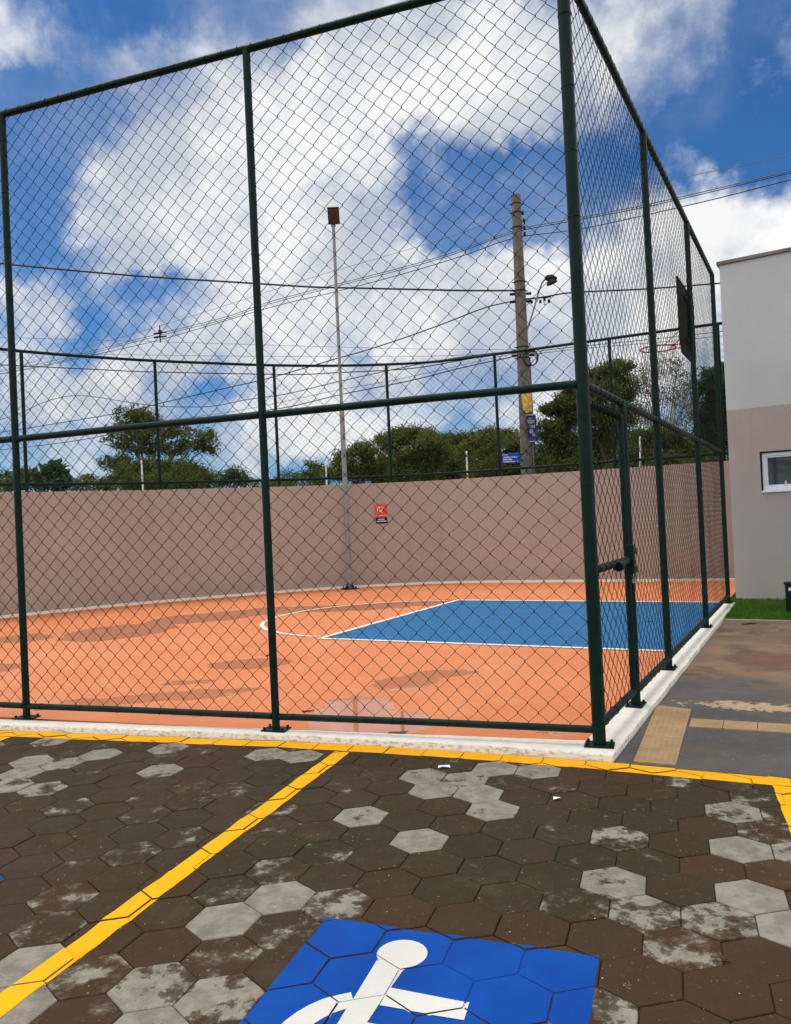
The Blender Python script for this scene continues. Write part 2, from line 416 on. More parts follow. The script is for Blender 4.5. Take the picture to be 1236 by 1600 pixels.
def mat_ground():
    m = NT('ground_dirt_grass'); p = m.pos
    n = m.noise(.25, 6, .6, p)
    col = m.mix(m.map(n, .4, .6), (.13, .085, .05), (.05, .075, .02))
    m.bump(m.noise(8, 5, .6, p), .6, .05)
    return m.fin(col, .95, .1)
M_ground = mat_ground()

def mat_sidewalk():
    m = NT('dark_painted_sidewalk'); p = m.pos
    base = m.mix(m.map(m.noise(2.2, 6, .6, p), .3, .7), (.058, .056, .055), (.088, .080, .072))
    base = m.mix(m.map(m.noise(1.1, 7, .7, p, off=(6, 2, 2)), .5, .66, 0, .6), base, (.125, .092, .064))
    base = m.mix(m.map(m.noise(45, 5, .65, p), .5, .75, 0, .4), base, (.11, .108, .105))
    y = m.sepxyz(p)
    # dirt grows from a line running across the path towards the grass
    along = m.v('DOT_PRODUCT', m.v('SUBTRACT', p, (2.9, 6.65, 0)), (.4756, .8797, 0))
    edge = m.math('ADD', along, m.math('MULTIPLY', m.math('SUBTRACT', m.noise(1.6, 7, .6, p), .5), 2.6))
    dirt = m.map(edge, -.1, .55, 0, .9)
    dirtc = m.mix(m.map(m.noise(3.1, 7, .65, p, dist=.5), .35, .62), (.24, .14, .075), (.105, .068, .044))
    dirtc = m.mix(m.map(m.noise(.9, 4, .6, p, off=(3, 8, 1)), .5, .62, 0, .75), dirtc, (.125, .098, .072))
    # drying mark
    d1 = m.v('LENGTH', m.v('MULTIPLY', m.v('SUBTRACT', m.v('ADD', p, m.v('MULTIPLY', m.v('SUBTRACT', wn_col(m, 2.2), (.5, .5, .5)), (.9, .9, 0))), (3.75, 8.0, 0)), (1.5, .85, 0)))
    col = m.mix(dirt, base, dirtc)
    col = m.mix(m.map(d1, .62, .3, 0, .75), col, (.14, .060, .034))
    col = m.mix(m.math('MULTIPLY', m.map(d1, .55, .8, 0, 1), m.map(d1, .8, 1.25, .7, 0)), col, (.21, .135, .078))
    # washed sand tongues
    def tongue(c, rx, ry, rot, thr, colr):
        mp = m.n('ShaderNodeMapping'); mp.vector_type = 'TEXTURE'; m.link(p, mp.inputs[0])
        mp.inputs[1].default_value = c; mp.inputs[2].default_value = (0, 0, rot); mp.inputs[3].default_value = (rx, ry, 1000)
        d = m.math('SUBTRACT', 1., m.v('LENGTH', mp.outputs[0]))
        d = m.math('ADD', d, m.math('MULTIPLY', m.math('SUBTRACT', m.noise(11, 7, .68, p), .5), 2.6))
        return m.map(d, thr, thr + .12, 0, .9)
    col = m.mix(tongue((2.75, 6.2, 0), .75, .25, -.45, .45, 0), col, (.44, .30, .18))
    col = m.mix(tongue((2.6, 5.5, 0), .5, .09, -.45, .62, 0), col, (.50, .42, .33))
    col = m.mix(m.map(m.noise(60, 2, .5, p), .72, .74, 0, .6), col, (.5, .45, .38))
    m.bump(m.math('ADD', m.noise(60, 4, .65, p), m.math('MULTIPLY', m.noise(7, 4, .6, p), .7)), .35, .006)
    return m.fin(col, m.map(m.noise(1.4, 4, .6, p), .35, .65, .5, .85), .35)
def wn_col(m, sc):
    w = m.n('ShaderNodeTexNoise'); w.inputs['Scale'].default_value = sc; w.inputs['Detail'].default_value = 5
    m.link(m.pos, w.inputs['Vector']); return w.outputs['Color']
M_side = mat_sidewalk()

def mat_tactile():
    m = NT('tactile_tile'); p = m.obj
    c = m.mix(m.map(m.noise(5, 6, .6), .3, .7), (.40, .265, .13), (.31, .215, .115))
    c = m.mix(m.map(m.noise(30, 6, .7), .52, .7, 0, .5), c, (.25, .19, .12))
    m.bump(m.noise(120, 4, .6), .4, .004)
    return m.fin(c, .8, .3)
M_tact = mat_tactile()

def mat_facade():
    m = NT('two_tone_facade'); p = m.pos; z = m.sepxyz(p)[2]
    up = m.mix(m.map(m.noise(.9, 5, .6, p), .3, .7), (.455, .475, .485), (.505, .525, .535))
    up = m.mix(m.map(m.noise(2, 6, .6, m.v('MULTIPLY', p, (1.5, 1.5, .2))), .55, .75, 0, .2), up, (.42, .42, .40))
    lo = m.mix(m.map(m.noise(1.1, 5, .6, p), .3, .7), (.345, .290, .278), (.385, .325, .312))
    lo = m.mix(m.map(m.math('ADD', z, m.math('MULTIPLY', m.noise(1.3, 4, .6, p), .8)), 3.0, 1.6, 0, .9), lo, (.345, .330, .315))
    st = m.noise(2.5, 7, .65, m.v('MULTIPLY', p, (2, 2, .5)), off=(4, 1, 9))
    lo = m.mix(m.map(st, .56, .72, 0, .3), lo, (.42, .395, .37))
    e = m.math('ADD', z, m.math('MULTIPLY', m.math('SUBTRACT', m.noise(5, 4, .6, p), .5), .02))
    col = m.mix(m.map(e, 3.173, 3.181, 0, 1), lo, up)
    m.bump(m.math('ADD', m.noise(9, 4, .6, p), m.math('MULTIPLY', m.noise(70, 4, .6, p), .6)), .3, .012)
    return m.fin(col, .88, .2)
M_facade = mat_facade()
def mat_glass():
    m = NT('dark_window_glass')
    return m.fin((.03, .038, .045), .06, .9)
M_glass = mat_glass()
M_alu = simple('white_aluminium_frame', (.62, .66, .72), (.68, .72, .78), 5, .4, .03)

def mat_leaf(name, c1, c2, c3, sc=1.3):
    m = NT(name); p = m.pos
    col = m.mix(m.map(m.noise(sc, 3, .6, p), .35, .65), c1, c2)
    col = m.mix(m.map(m.noise(9, 2, .5, p), .5, .7, 0, .7), col, c3)
    m.fin(col, .7, .2)
    tr = m.n('ShaderNodeBsdfTranslucent'); m.link(col, tr.inputs[0])
    ms = m.n('ShaderNodeMixShader'); ms.inputs[0].default_value = .4
    m.link(m.b.outputs[0], ms.inputs[1]); m.link(tr.outputs[0], ms.inputs[2]); m.link(ms.outputs[0], m.out.inputs[0])
    return m.m
M_leafdark = mat_leaf('dark_foliage', (.060, .080, .018), (.095, .120, .026), (.17, .19, .04))
M_leafmid = mat_leaf('olive_foliage', (.075, .095, .020), (.125, .150, .030), (.22, .24, .06))
M_leafblue = mat_leaf('deep_green_foliage', (.030, .070, .030), (.055, .105, .040), (.10, .16, .05))
M_leafdry = mat_leaf('dry_foliage', (.13, .125, .09), (.22, .21, .16), (.075, .09, .035))
M_grass = mat_leaf('short_grass', (.040, .135, .006), (.068, .19, .010), (.12, .24, .02), 3.)

# ================================================================== SETTING
KZ, CZ = .05, .02                      # kerb top, court surface
C = gp(937, 1165, KZ); C.z = 0
P0 = gp(42, 1122, KZ); P0.z = 0
uL = (P0 - C).normalized()             # along the front fence, towards the left
v = Vector((math.cos(R(61.6)), math.sin(R(61.6)), 0))   # along the side fence, away
nL = Vector((-v.y, v.x, 0))            # into the court
nF = Vector((uL.y, -uL.x, 0))          # from the front fence towards...
if nF.y > 0: nF = -nF                  # ... the parking lot
def z0(p): return Vector((p[0], p[1], 0))

# wide ground sheet
mb = MB(); mb.flat([(-700, -700), (700, -700), (700, 700), (-700, 700)], -.03)
tag(mb.build('ground', M_ground), kind='structure')

# boundary wall line (x, y)
WALL = [(-10.2, 8.6), (-10.1, 10.6), (-9.6, 12.6), (-8.8, 14.3), (-7.85, 15.5), (-6.6, 16.5), (-5.2, 17.35), (-3.9, 17.95), (-3.0, 18.35),
        (-1.6, 18.78), (-.2, 18.97), (1.1, 18.92), (2.4, 18.40), (3.9, 17.70), (5.5, 16.93), (6.95, 16.25), (9.6, 15.0)]
def catmull(P, n=4):
    P = [Vector((*p[:2], 0)) if len(p) == 2 else Vector(p) for p in P]; out = []
    for i in range(len(P) - 1):
        p0 = P[max(i - 1, 0)]; p1 = P[i]; p2 = P[i + 1]; p3 = P[min(i + 2, len(P) - 1)]
        for k in range(n):
            t = k / n
            out.append(.5 * ((2 * p1) + (p2 - p0) * t + (2 * p0 - 5 * p1 + 4 * p2 - p3) * t * t + (3 * p1 - p0 - 3 * p2 + p3) * t ** 3))
    out.append(P[-1]); return out
WL = catmull(WALL, 4)
def offset_line(P, d):
    out = []
    for i, p in enumerate(P):
        t = (P[min(i + 1, len(P) - 1)] - P[max(i - 1, 0)]).normalized()
        out.append(p + Vector((-t.y, t.x, 0)) * d)      # left of travel = outside the court
    return out
WTOP = 2.50
mb = MB(); Wo = offset_line(WL, .15); n = len(WL)
vs = [(*p.xy, -.05) for p in WL] + [(*p.xy, -.05) for p in Wo] + [(*p.xy, WTOP) for p in WL] + [(*p.xy, WTOP) for p in Wo]
fs = []
for i in range(n - 1):
    fs += [(i, i + 1, 2 * n + i + 1, 2 * n + i), (n + i + 1, n + i, 3 * n + i, 3 * n + i + 1), (2 * n + i, 2 * n + i + 1, 3 * n + i + 1, 3 * n + i)]
fs += [(0, 2 * n, 3 * n, n), (n - 1, 2 * n - 1, 4 * n - 1, 3 * n - 1)]
mb.add(vs, fs)
wall = mb.build('boundary_wall', M_wall, smooth=True)
tag(wall, 'long curved mauve rendered wall behind the sports court', 'wall')

# court floor
front_end = C + uL * 11.9
inner_front = -nF * .09
court = [C + inner_front + nL * .09 * 1.05, C + v * 15.0 + nL * .06]
poly = [court[0], C + nL * .06 + v * 12.5] + [p for p in reversed(Wo) if p.x < 8.8 and p.x > -10.15] + [front_end + inner_front]
mb = MB(); mb.prism([(p.x, p.y) for p in poly], -.02, CZ)
tag(mb.build('court_floor', M_court), kind='structure')

def band(mb, pts, w, z, side=0.):
    """flat band of width w along a polyline; side shifts it sideways (left +)"""
    a = offset_line(pts, w / 2 + side); b = offset_line(pts, -w / 2 + side)
    for i in range(len(pts) - 1):
        mb.add([(*b[i].xy, z), (*b[i + 1].xy, z), (*a[i + 1].xy, z), (*a[i].xy, z)], [(0, 1, 2, 3)])
NLp = z0(gp(500, 998, CZ)); FLp = z0(gp(715, 938, CZ))
kv = (FLp - NLp).normalized(); kw = Vector((kv.y, -kv.x, 0))
KL = (FLp - NLp).length
def hit_side(p):  # where the line p + t*kw meets the side kerb
    # (p + t kw - C).nL = .10
    return p + kw * ((.10 - (p - C).dot(nL)) / kw.dot(nL))
NRp, FRp = hit_side(NLp), hit_side(FLp)
mb = MB(); mb.flat([NLp.xy, NRp.xy, FRp.xy, FLp.xy], CZ + .004)
tag(mb.build('court_key_area', M_key), kind='structure')
mb = MB()
band(mb, [NLp - kw * .02, NRp], .08, CZ + .008); band(mb, [FLp - kw * .02, FRp], .10, CZ + .008)
mb2 = []
band(mb, [NLp + kv * .042, FLp - kv * .052], .08, CZ + .008)
cc = (NLp + FLp) / 2; ar = 2.22
arc = [cc + kv * (-ar * math.cos(t)) - kw * (ar * math.sin(t)) for t in [math.pi * k / 48 for k in range(1, 48)]]
band(mb, arc, .07, CZ + .008)
tag(mb.build('court_lines', M_line), kind='structure')
mb = MB(); pts_ = [p for p in WL if p.x < 8.9]; a_l = offset_line(pts_, -.004); b_l = offset_line(pts_, -.07)
for i in range(len(pts_) - 1):
    A1, A2, B1, B2 = a_l[i], a_l[i + 1], b_l[i], b_l[i + 1]
    mb.add([(*B1.xy, CZ - .01), (*B2.xy, CZ - .01), (*B2.xy, CZ + .045), (*B1.xy, CZ + .045), (*A1.xy, CZ + .052), (*A2.xy, CZ + .052)], [(0, 1, 2, 3), (3, 2, 5, 4)])
tag(mb.build('wall_footing', M_line, smooth=False), kind='structure')

# kerb: L shaped, whitewashed
ko_c = z0(gp(958, 1192, 0)); ko_l = z0(gp(42, 1142.5, 0)); ko_f = z0(gp(1149, 946, 0))
ko_m = [z0(gp(440, 1157.7, 0)), z0(gp(618, 1167.8, 0)), z0(gp(800, 1179.2, 0))]; fl = (ko_l - ko_c).normalized(); fl0 = (ko_l - ko_m[0]).normalized(); sf = (ko_f - ko_c).normalized()
kol = ko_l + fl0 * 7.2
inl = kol - nF * .21
ic = C - nF * .095 + nL * .10
sv_end = ko_f + sf * .0
ise = sv_end + nL * (.10 + abs((sv_end - C).dot(nL)))
def jitter_line(a, b, step, amp, seed):
    n = max(2, int((b - a).length / step)); out = []
    for i in range(n + 1):
        p = a.lerp(b, i / n); q = mn.noise(Vector((p.x * 3, p.y * 3, seed))) * amp
        if i in (0, n): q = 0
        d = (b - a).normalized(); out.append(p + Vector((-d.y, d.x, 0)) * q)
    return out
def front_line(amp):
    K = [kol] + ko_m + [ko_c]; out = []
    for i in range(4): out += jitter_line(K[i], K[i + 1], .12, amp, 1.)[(1 if i else 0):]
    return out
def kerb_mesh():
    outer = front_line(.010) + jitter_line(ko_c, sv_end, .12, .014, 2.)[1:]
    inner = []
    n1 = len(front_line(0)); n2 = len(outer) - n1
    a = [inl.lerp(ic, i / (n1 - 1)) for i in range(n1)]
    b = [ic.lerp(ise, (i + 1) / n2) for i in range(n2)]
    inner = a + b
    m_ = MB(); n = len(outer)
    rows = []
    cz_ = lambda p: KZ + mn.noise(Vector((p.x * 5, p.y * 5, 4))) * .003
    for o, i_ in zip(outer, inner):
        d = (i_ - o); dn = d.normalized()
        rows.append([(*o.xy, -.06), (*(o).xy, KZ - .014), (*(o + dn * .005).xy, cz_(o) - .004), (*(o + dn * .014).xy, cz_(o)),
                     (*(i_ - dn * .008).xy, cz_(i_)), (*i_.xy, KZ - .006), (*i_.xy, -.06)])
    vs = [p for r_ in rows for p in r_]; fs = []
    for i in range(n - 1):
        for k in range(6): fs.append((i * 7 + k, (i + 1) * 7 + k, (i + 1) * 7 + k + 1, i * 7 + k + 1))
    fs += [tuple(range(7)), tuple((n - 1) * 7 + k for k in range(6, -1, -1))]
    m_.add(vs, fs)
    return m_
ko = kerb_mesh().build('kerb', M_kerb, smooth=True); tag(ko, kind='structure')

# ---- hexagonal pavers
ha = Vector((.25644, -.08886, 0)); hb = Vector((.05260, -.26592, 0)); ho = Vector((.09493, 3.67265, 0))
# regularise
ang = math.atan2(ha.y, ha.x); hp = .2712
ha = Vector((math.cos(ang), math.sin(ang), 0)) * hp; hb = Vector((math.cos(ang - R(60)), math.sin(ang - R(60)), 0)) * hp
PALE = {(0,-1):1,(5,0):1,(6,-2):.85,(5,1):1,(-1,-2):.7,(2,-4):.9,(1,-4):.75,(2,-3):.75,(4,-6):.7,(3,-6):.8,(1,-5):.7,(2,-5):.6,(4,-2):.5,(7,-4):.6,(7,-2):.6,(3,0):.65,(3,1):.5,(4,1):.5,(3,2):.42,(1,4):.45,(-8,-5):.9,(-10,-6):.6,(-10,-4):.8,(-9,-4):.6,(-10,-3):.7,(-10,-2):.6,(-9,-2):.5,(-6,-4):.6,(-6,-6):.6,(-3,-6):.7,(-2,-6):.7,(-4,3):.85,(-3,2):.8,(-3,1):.4,(-2,2):.5,(-7,5):1,(-5,5):.6,(-4,5):.55,(-5,6):.8,(-7,6):.8,(10,-8):.3,(8,-4):.4,(-6,5):.4,(6,1):1}
HEX = {}
rnd = random.Random(11)
kn = Vector((-fl.y, fl.x, 0));
if kn.y < 0: kn = -kn          # away from the parking
for i in range(-60, 60):
    for j in range(-45, 45):
        c = ho + ha * i + hb * j
        if not (-9.5 < c.x < 9.5 and -2.5 < c.y < 10.5): continue
        if (c - ko_c).dot(kn) > .26: continue
        pl = PALE.get((i, j))
        if pl is None:
            q = rnd.random(); pl = .5 + .5 * rnd.random() if (q < .06 and not (-11 < i < 9 and -8 < j < 7)) else (.16 + .2 * rnd.random() if q < .4 else .12 * rnd.random())
        HEX[(i, j)] = dict(c=c, pale=pl, r=rnd.random(), br=min(1, max(0, .5 + 1.1 * mn.noise(Vector((c.x * .9, c.y * .9, 3))) + .5 * (rnd.random() - .5))) + 0.,
                           z=(rnd.random() - .5) * .0055, tx=(rnd.random() - .5) * .016, ty=(rnd.random() - .5) * .016, rot=(rnd.random() - .5) * .012)
CR = hp / math.sqrt(3)
def hexpoly(h, inset):
    r = CR - inset; return [h['c'] + Vector((math.cos(ang + R(30) + R(60) * k + h['rot']), math.sin(ang + R(30) + R(60) * k + h['rot']), 0)) * r for k in range(6)]
def hz(h, p): return h['z'] + (p.x - h['c'].x) * h['tx'] + (p.y - h['c'].y) * h['ty']
mb = MB(); colr = []
for key, h in HEX.items():
    # outline with slightly uneven edges
    def ringp(ins, z, sub=3, amp=.0011):
        P = hexpoly(h, ins); out = []
        for k in range(6):
            a, b = P[k], P[(k + 1) % 6]
            for s_ in range(sub):
                p = a.lerp(b, s_ / sub)
                w = mn.noise(p * 23 + Vector((0, 0, h['r'] * 9))) * amp
                p = p + (p - h['c']).normalized() * w
                out.append((p.x, p.y, z + hz(h, p)))
        return out
    r1 = ringp(.0075, 0.); r2 = ringp(.0042, -.0012); r3 = ringp(.0022, -.004); r4 = ringp(.0021, -.028)
    n_ = len(r1); vs = r1 + r2 + r3 + r4
    fs = [tuple(range(n_))]
    for lv in range(3):
        for k in range(n_):
            k2 = (k + 1) % n_; fs.append((lv * n_ + k, (lv + 1) * n_ + k, (lv + 1) * n_ + k2, lv * n_ + k2))
    mb.add(vs, fs); colr += [(h['r'], h['pale'], h['br'], 1.)] * (n_ * 4)
mb.mi = 1
ll = ko_c + kn * .42
mb.add([(*(ll + fl * 12).xy, -.009), (-9.5, -2.5, -.009), (9.5, -2.5, -.009), (*(ll - fl * 9.0).xy, -.009)], [(0, 1, 2, 3)])
colr += [(0, 0, 0, 1)] * 4
o = mb.build('parking_lot_paving', [M_paver, M_joint]); tag(o, kind='structure')
ca = o.data.color_attributes.new('pv', 'FLOAT_COLOR', 'POINT')
ca.data.foreach_set('color', [c for cl in colr for c in cl])

def clip(poly, hexa):
    """Sutherland-Hodgman: subject poly clipped by convex hexagon"""
    out = [(p[0], p[1]) for p in poly]; n = len(hexa)
    for k in range(n):
        ax, ay = hexa[k].x, hexa[k].y; bx, by = hexa[(k + 1) % n].x, hexa[(k + 1) % n].y
        inside = lambda q: (bx - ax) * (q[1] - ay) - (by - ay) * (q[0] - ax) >= 0
        res = []
        for i in range(len(out)):
            P, Q = out[i - 1], out[i]; ip, iq = inside(P), inside(Q)
            if ip != iq:
                d1 = (bx - ax) * (P[1] - ay) - (by - ay) * (P[0] - ax); d2 = (bx - ax) * (Q[1] - ay) - (by - ay) * (Q[0] - ax)
                t = d1 / (d1 - d2); res.append((P[0] + (Q[0] - P[0]) * t, P[1] + (Q[1] - P[1]) * t))
            if iq: res.append(Q)
        out = res
        if not out: return []
    return out
def drape(polys, lift, mb=None, jointz=-.0030, stack=False):
    """lay painted polygons on the pavers: one piece per paver plus paint down in the joints"""
    mb = mb or MB()
    for pi_, poly in enumerate(polys):
        lf = lift + (.00025 * pi_ if stack else 0); jz = jointz + (.00012 * pi_ if stack else 0)
        xs = [p[0] for p in poly]; ys = [p[1] for p in poly]
        # orientation
        A = sum(poly[i - 1][0] * poly[i][1] - poly[i][0] * poly[i - 1][1] for i in range(len(poly)))
        if A < 0: poly = list(reversed(poly))
        for h in HEX.values():
            c = h['c']
            if not (min(xs) - .17 < c.x < max(xs) + .17 and min(ys) - .17 < c.y < max(ys) + .17): continue
            q = clip(poly, hexpoly(h, .0050))
            if len(q) >= 3:
                mb.add([(x, y, lf + hz(h, Vector((x, y, 0)))) for x, y in q], [tuple(range(len(q)))])
        mb.add([(p[0], p[1], jz) for p in poly], [tuple(range(len(poly)))])
    return mb
def rough_quad(a, b, w, seed, amp=.006, step=.06):
    """painted stripe from a to b (centre line), width w, hand-uneven edges, returned as short quads"""
    d = (b - a).normalized(); s_ = Vector((-d.y, d.x, 0)); n = max(1, int((b - a).length / step)); L_ = []; R_ = []
    for i in range(n + 1):
        p = a.lerp(b, i / n)
        L_.append(p + s_ * (w / 2 + amp * mn.noise(Vector((p.x * 9, p.y * 9, seed)))))
        R_.append(p - s_ * (w / 2 + amp * mn.noise(Vector((p.x * 9, p.y * 9, seed + 5)))))
    return [[(R_[i].x, R_[i].y), (R_[i + 1].x, R_[i + 1].y), (L_[i + 1].x, L_[i + 1].y), (L_[i].x, L_[i].y)] for i in range(n)]
# yellow bay marking: one run along the kerb, stall lines branch off
YP_ = [z0(gp(*q, 0)) for q in ((42, 1147.3), (440, 1163.2), (618, 1173.2), (800, 1185.2), (958, 1198.4), (1100, 1211.2), (1236, 1224))]
ya = YP_[4]; yb = YP_[6]; yd = (yb - ya).normalized()
YP_ = [YP_[0] + (YP_[0] - YP_[1]).normalized() * 7.0] + YP_ + [yb + yd * 4.0]
polys = []
for i in range(len(YP_) - 1): polys += rough_quad(YP_[i] - (YP_[i + 1] - YP_[i]).normalized() * (.004 if i else 0), YP_[i + 1], .150, 1.)
sn = Vector((-math.sin(R(18.9)), -math.cos(R(18.9)), 0))
def foot(px, py):   # start of stall line at the run
    p = z0(gp(px, py, 0)); yn = Vector((-yd.y, yd.x, 0)); return p - yn * ((p - ya).dot(yn)) 
S1 = z0(gp(540, 1171.5, 0)); S2 = z0(gp(1221, 1223, 0)); S0 = z0(gp(17, 1148, 0))
s1d = (z0(gp(14, 1573, 0)) - z0(gp(533, 1182, 0))).normalized()
for k, S in enumerate((S1, S2, S0)):
    dr = s1d if k == 0 else (s1d + Vector((0.01, 0, 0))).normalized()
    polys += rough_quad(S + dr * .055, S + dr * 5.2, .112, 10. + k, amp=.010)
o = drape(polys, .0014).build('parking_lines', M_yellow); tag(o, kind='structure')

# accessible parking symbols
def symbol(TL, name, label):
    su = Vector((math.cos(R(-18.9)), math.sin(R(-18.9)), 0)); snn = Vector((su.y, -su.x, 0))
    def P(a, b): q = TL + su * a + snn * b; return (q.x, q.y)
    root = empty(name, (*P(.535, .62), 0), 0, label=label, cat='road marking', group='accessible parking symbols painted on the pavers')
    S_ = 1.075; Hh = 1.25
    edge = []
    cs = [(0, 0), (S_, .012), (S_, Hh), (0, Hh)]
    for i in range(4):
        a, b = cs[i], cs[(i + 1) % 4]
        for k in range(16):
            t = k / 16; x = a[0] + (b[0] - a[0]) * t; y = a[1] + (b[1] - a[1]) * t
            j = .0035 * mn.noise(Vector((x * 23, y * 23, 8))); edge.append(P(x + j, y + j))
    drape([edge], .0016, jointz=-.0028).build('blue_panel', M_bluepaint, root)
    W_ = []
    W_.append([P(.381 + .094 * math.cos(t), .172 + .094 * math.sin(t)) for t in [2 * math.pi * k / 28 for k in range(28)]])
    W_.append([P(.306, .238), P(.420, .262), P(.408, .420), P(.400, .600), P(.395, .680), P(.312, .680), P(.309, .45)])    # torso
    W_.append([P(.409, .385), P(.69, .398), P(.694, .488), P(.4085, .490)])                                   # arm
    W_.append([P(.396, .585), P(.60, .585), P(.60, .680), P(.396, .680)])                                 # seat
    W_.append([P(.60, .585), P(.67, .60), P(.83, .95), P(.745, .99), P(.60, .682)])                   # leg
    W_.append([P(.83, .95), P(.92, .91), P(.955, .985), P(.79, 1.055), P(.745, .99)])                # foot
    # wheel: open arc
    cx_, cy_, ro, ri = .455, .72, .325, .235
    ts = [R(a) for a in range(239, 10, -9)]
    for i in range(len(ts) - 1):
        a, b = ts[i], ts[i + 1]
        q = lambda r_, t: P(cx_ + r_ * math.cos(t), cy_ + r_ * math.sin(t))
        W_.append([q(ri, a), q(ri, b), q(ro, b), q(ro, a)])
    # the wheel arc runs from behind the torso down round to the leg
    drape([w for w in W_[:6]] , .0034, jointz=-.0016, stack=True, mb=drape(W_[6:], .0031, jointz=-.0019)).build('white_figure', M_whitepaint, root)
    return root
TLs = z0(gp(510, 1435, 0))
symbol(TLs, 'accessible_parking_symbol', 'blue square with white wheelchair figure at the bottom of the photo')
TR2 = z0(gp(13, 1369, 0)); su = Vector((math.cos(R(-18.9)), math.sin(R(-18.9)), 0))
symbol(TR2 - su * 1.075, 'accessible_parking_symbol', 'blue painted square left of the long yellow line, only its corner in view')

# ---- path beside the court
sv = sf
near_l = ko_c + sf * .015 - Vector((-sf.y, sf.x, 0)) * .002
yn = Vector((-yd.y, yd.x, 0)); yn = yn if yn.y > 0 else -yn
def on_y(p, off):  # project onto the yellow run's court-side edge
    return p - yn * ((p - ya).dot(yn) - off)
pA = on_y(near_l, .078)
pB = yb + yd * 4.0 + yn * .078
gA = z0(gp(1146, 971, 0)); gB = z0(gp(1236, 973, 0)); gd = (gB - gA).normalized()
pC = gB + gd * 5.5; pD = gA - gd * .12
mb = MB(); mb.prism([pA.xy, pB.xy, pC.xy, pD.xy], -.1, .004)
o = mb.build('sidewalk', M_side); tag(o, kind='structure')
# tactile strips: rows of ribbed tiles
def tactile(name, a, b, c, d, label, nrow, ncol, bars):
    a, b, c, d = (z0(q) for q in (a, b, c, d))
    cen = (a + b + c + d) / 4; root = empty(name, (*cen.xy, 0), 0, label=label, cat='tactile paving', group='tactile paving strips on the sidewalk')
    P = lambda s_, t: (a.lerp(b, s_)).lerp(d.lerp(c, s_), t)      # s across, t along
    eg = .0025 / (a - d).length
    for i in range(nrow):
        base = MB(); t0, t1 = i / nrow + eg, (i + 1) / nrow - eg; zz = .0006 * ((i * 7) % 3)
        q = [P(.0, t0), P(1., t0), P(1., t1), P(.0, t1)]
        base.prism([x.xy for x in q], .0, .011 + zz)
        for k in range(bars):
            s0 = (k + .32) / bars; s1 = (k + .68) / bars
            for j in range(ncol):
                u0 = t0 + (t1 - t0) * (j + .08) / ncol; u1 = t0 + (t1 - t0) * (j + .92) / ncol; e_ = (t1 - t0) * .02
                q = [P(s0, u0), P(s1, u0), P(s1, u1), P(s0, u1)]
                qi = [P(s0 + .12 / bars, u0 + e_), P(s1 - .12 / bars, u0 + e_), P(s1 - .12 / bars, u1 - e_), P(s0 + .12 / bars, u1 - e_)]
                base.add([(*x.xy, .0105 + zz) for x in q] + [(*x.xy, .0145 + zz) for x in qi], [(4, 5, 6, 7), (0, 1, 5, 4), (1, 2, 6, 5), (2, 3, 7, 6), (3, 0, 4, 7)])
        base.build('tile', M_tact, root)
tactile('tactile_strip', gp(990, 1192, 0), gp(1056, 1198, 0), gp(1080, 1110, 0), gp(1026, 1104, 0),
        'beige tactile strip running alongside the white kerb', 5, 1, 7)
tb0, tb1 = z0(gp(1076, 1137, 0)), z0(gp(1236, 1147.5, 0)); tt0, tt1 = z0(gp(1080, 1124.5, 0)), z0(gp(1236, 1131.5, 0))
ex = (tb1 - tb0); exn = ex.normalized(); ext = ex.normalized() * 3.2
tactile('tactile_strip', tt0, tb0, tb0 + exn * (ex.length + 3.2), tt0 + exn * (ex.length + 3.2),
        'beige tactile strip crossing the grey path towards the right edge', 17, 1, 7)

# grass bed
fB = z0(gp(1150, 937, 0)); fd = Vector((.842, -.54, 0)).normalized(); fn = Vector((-.54, -.842, 0)).normalized()
mb = MB()
gpoly = [pD + Vector((.04, .06, 0)), pC + Vector((.04, .07, 0)), fB + fd * 7.5, fB + fd * -.1]
mb.prism([p.xy for p in gpoly], -.1, .012)
o = mb.build('grass_bed', simple('lawn_soil', (.030, .040, .012), (.055, .07, .02), 4, .95, .5)); tag(o, kind='structure')
mb = MB(); mb.prism([(pD + Vector((.01, .012, 0))).xy, (pC + Vector((.01, .012, 0))).xy, (pC + Vector((.045, .065, 0))).xy, (pD + Vector((.045, .065, 0))).xy], -.1, .022)
o = mb.build('path_edging', M_coping); tag(o, kind='structure')
mb = MB(); rg = random.Random(5)
for _ in range(26000):
    s_, t = rg.random(), rg.random() ** 1.0
    if s_ > .55: s_ = s_ * rg.random()
    p = (gpoly[0].lerp(gpoly[1], s_)).lerp(gpoly[3].lerp(gpoly[2], s_), .01 + .97 * t)
    hgt = (.028 + .03 * rg.random()) * (1 + .5 * mn.noise(p * 3)); a = rg.random() * 6.28; w = .004
    dx, dy = math.cos(a) * w, math.sin(a) * w; lx, ly = (rg.random() - .5) * .035, (rg.random() - .5) * .035
    mb.add([(p.x - dx, p.y - dy, .012), (p.x + dx, p.y + dy, .012), (p.x + lx, p.y + ly, .012 + hgt)], [(0, 1, 2)])
o = mb.build('grass', M_grass); tag(o, 'short bright green grass at the foot of the building', 'grass', kind='stuff')

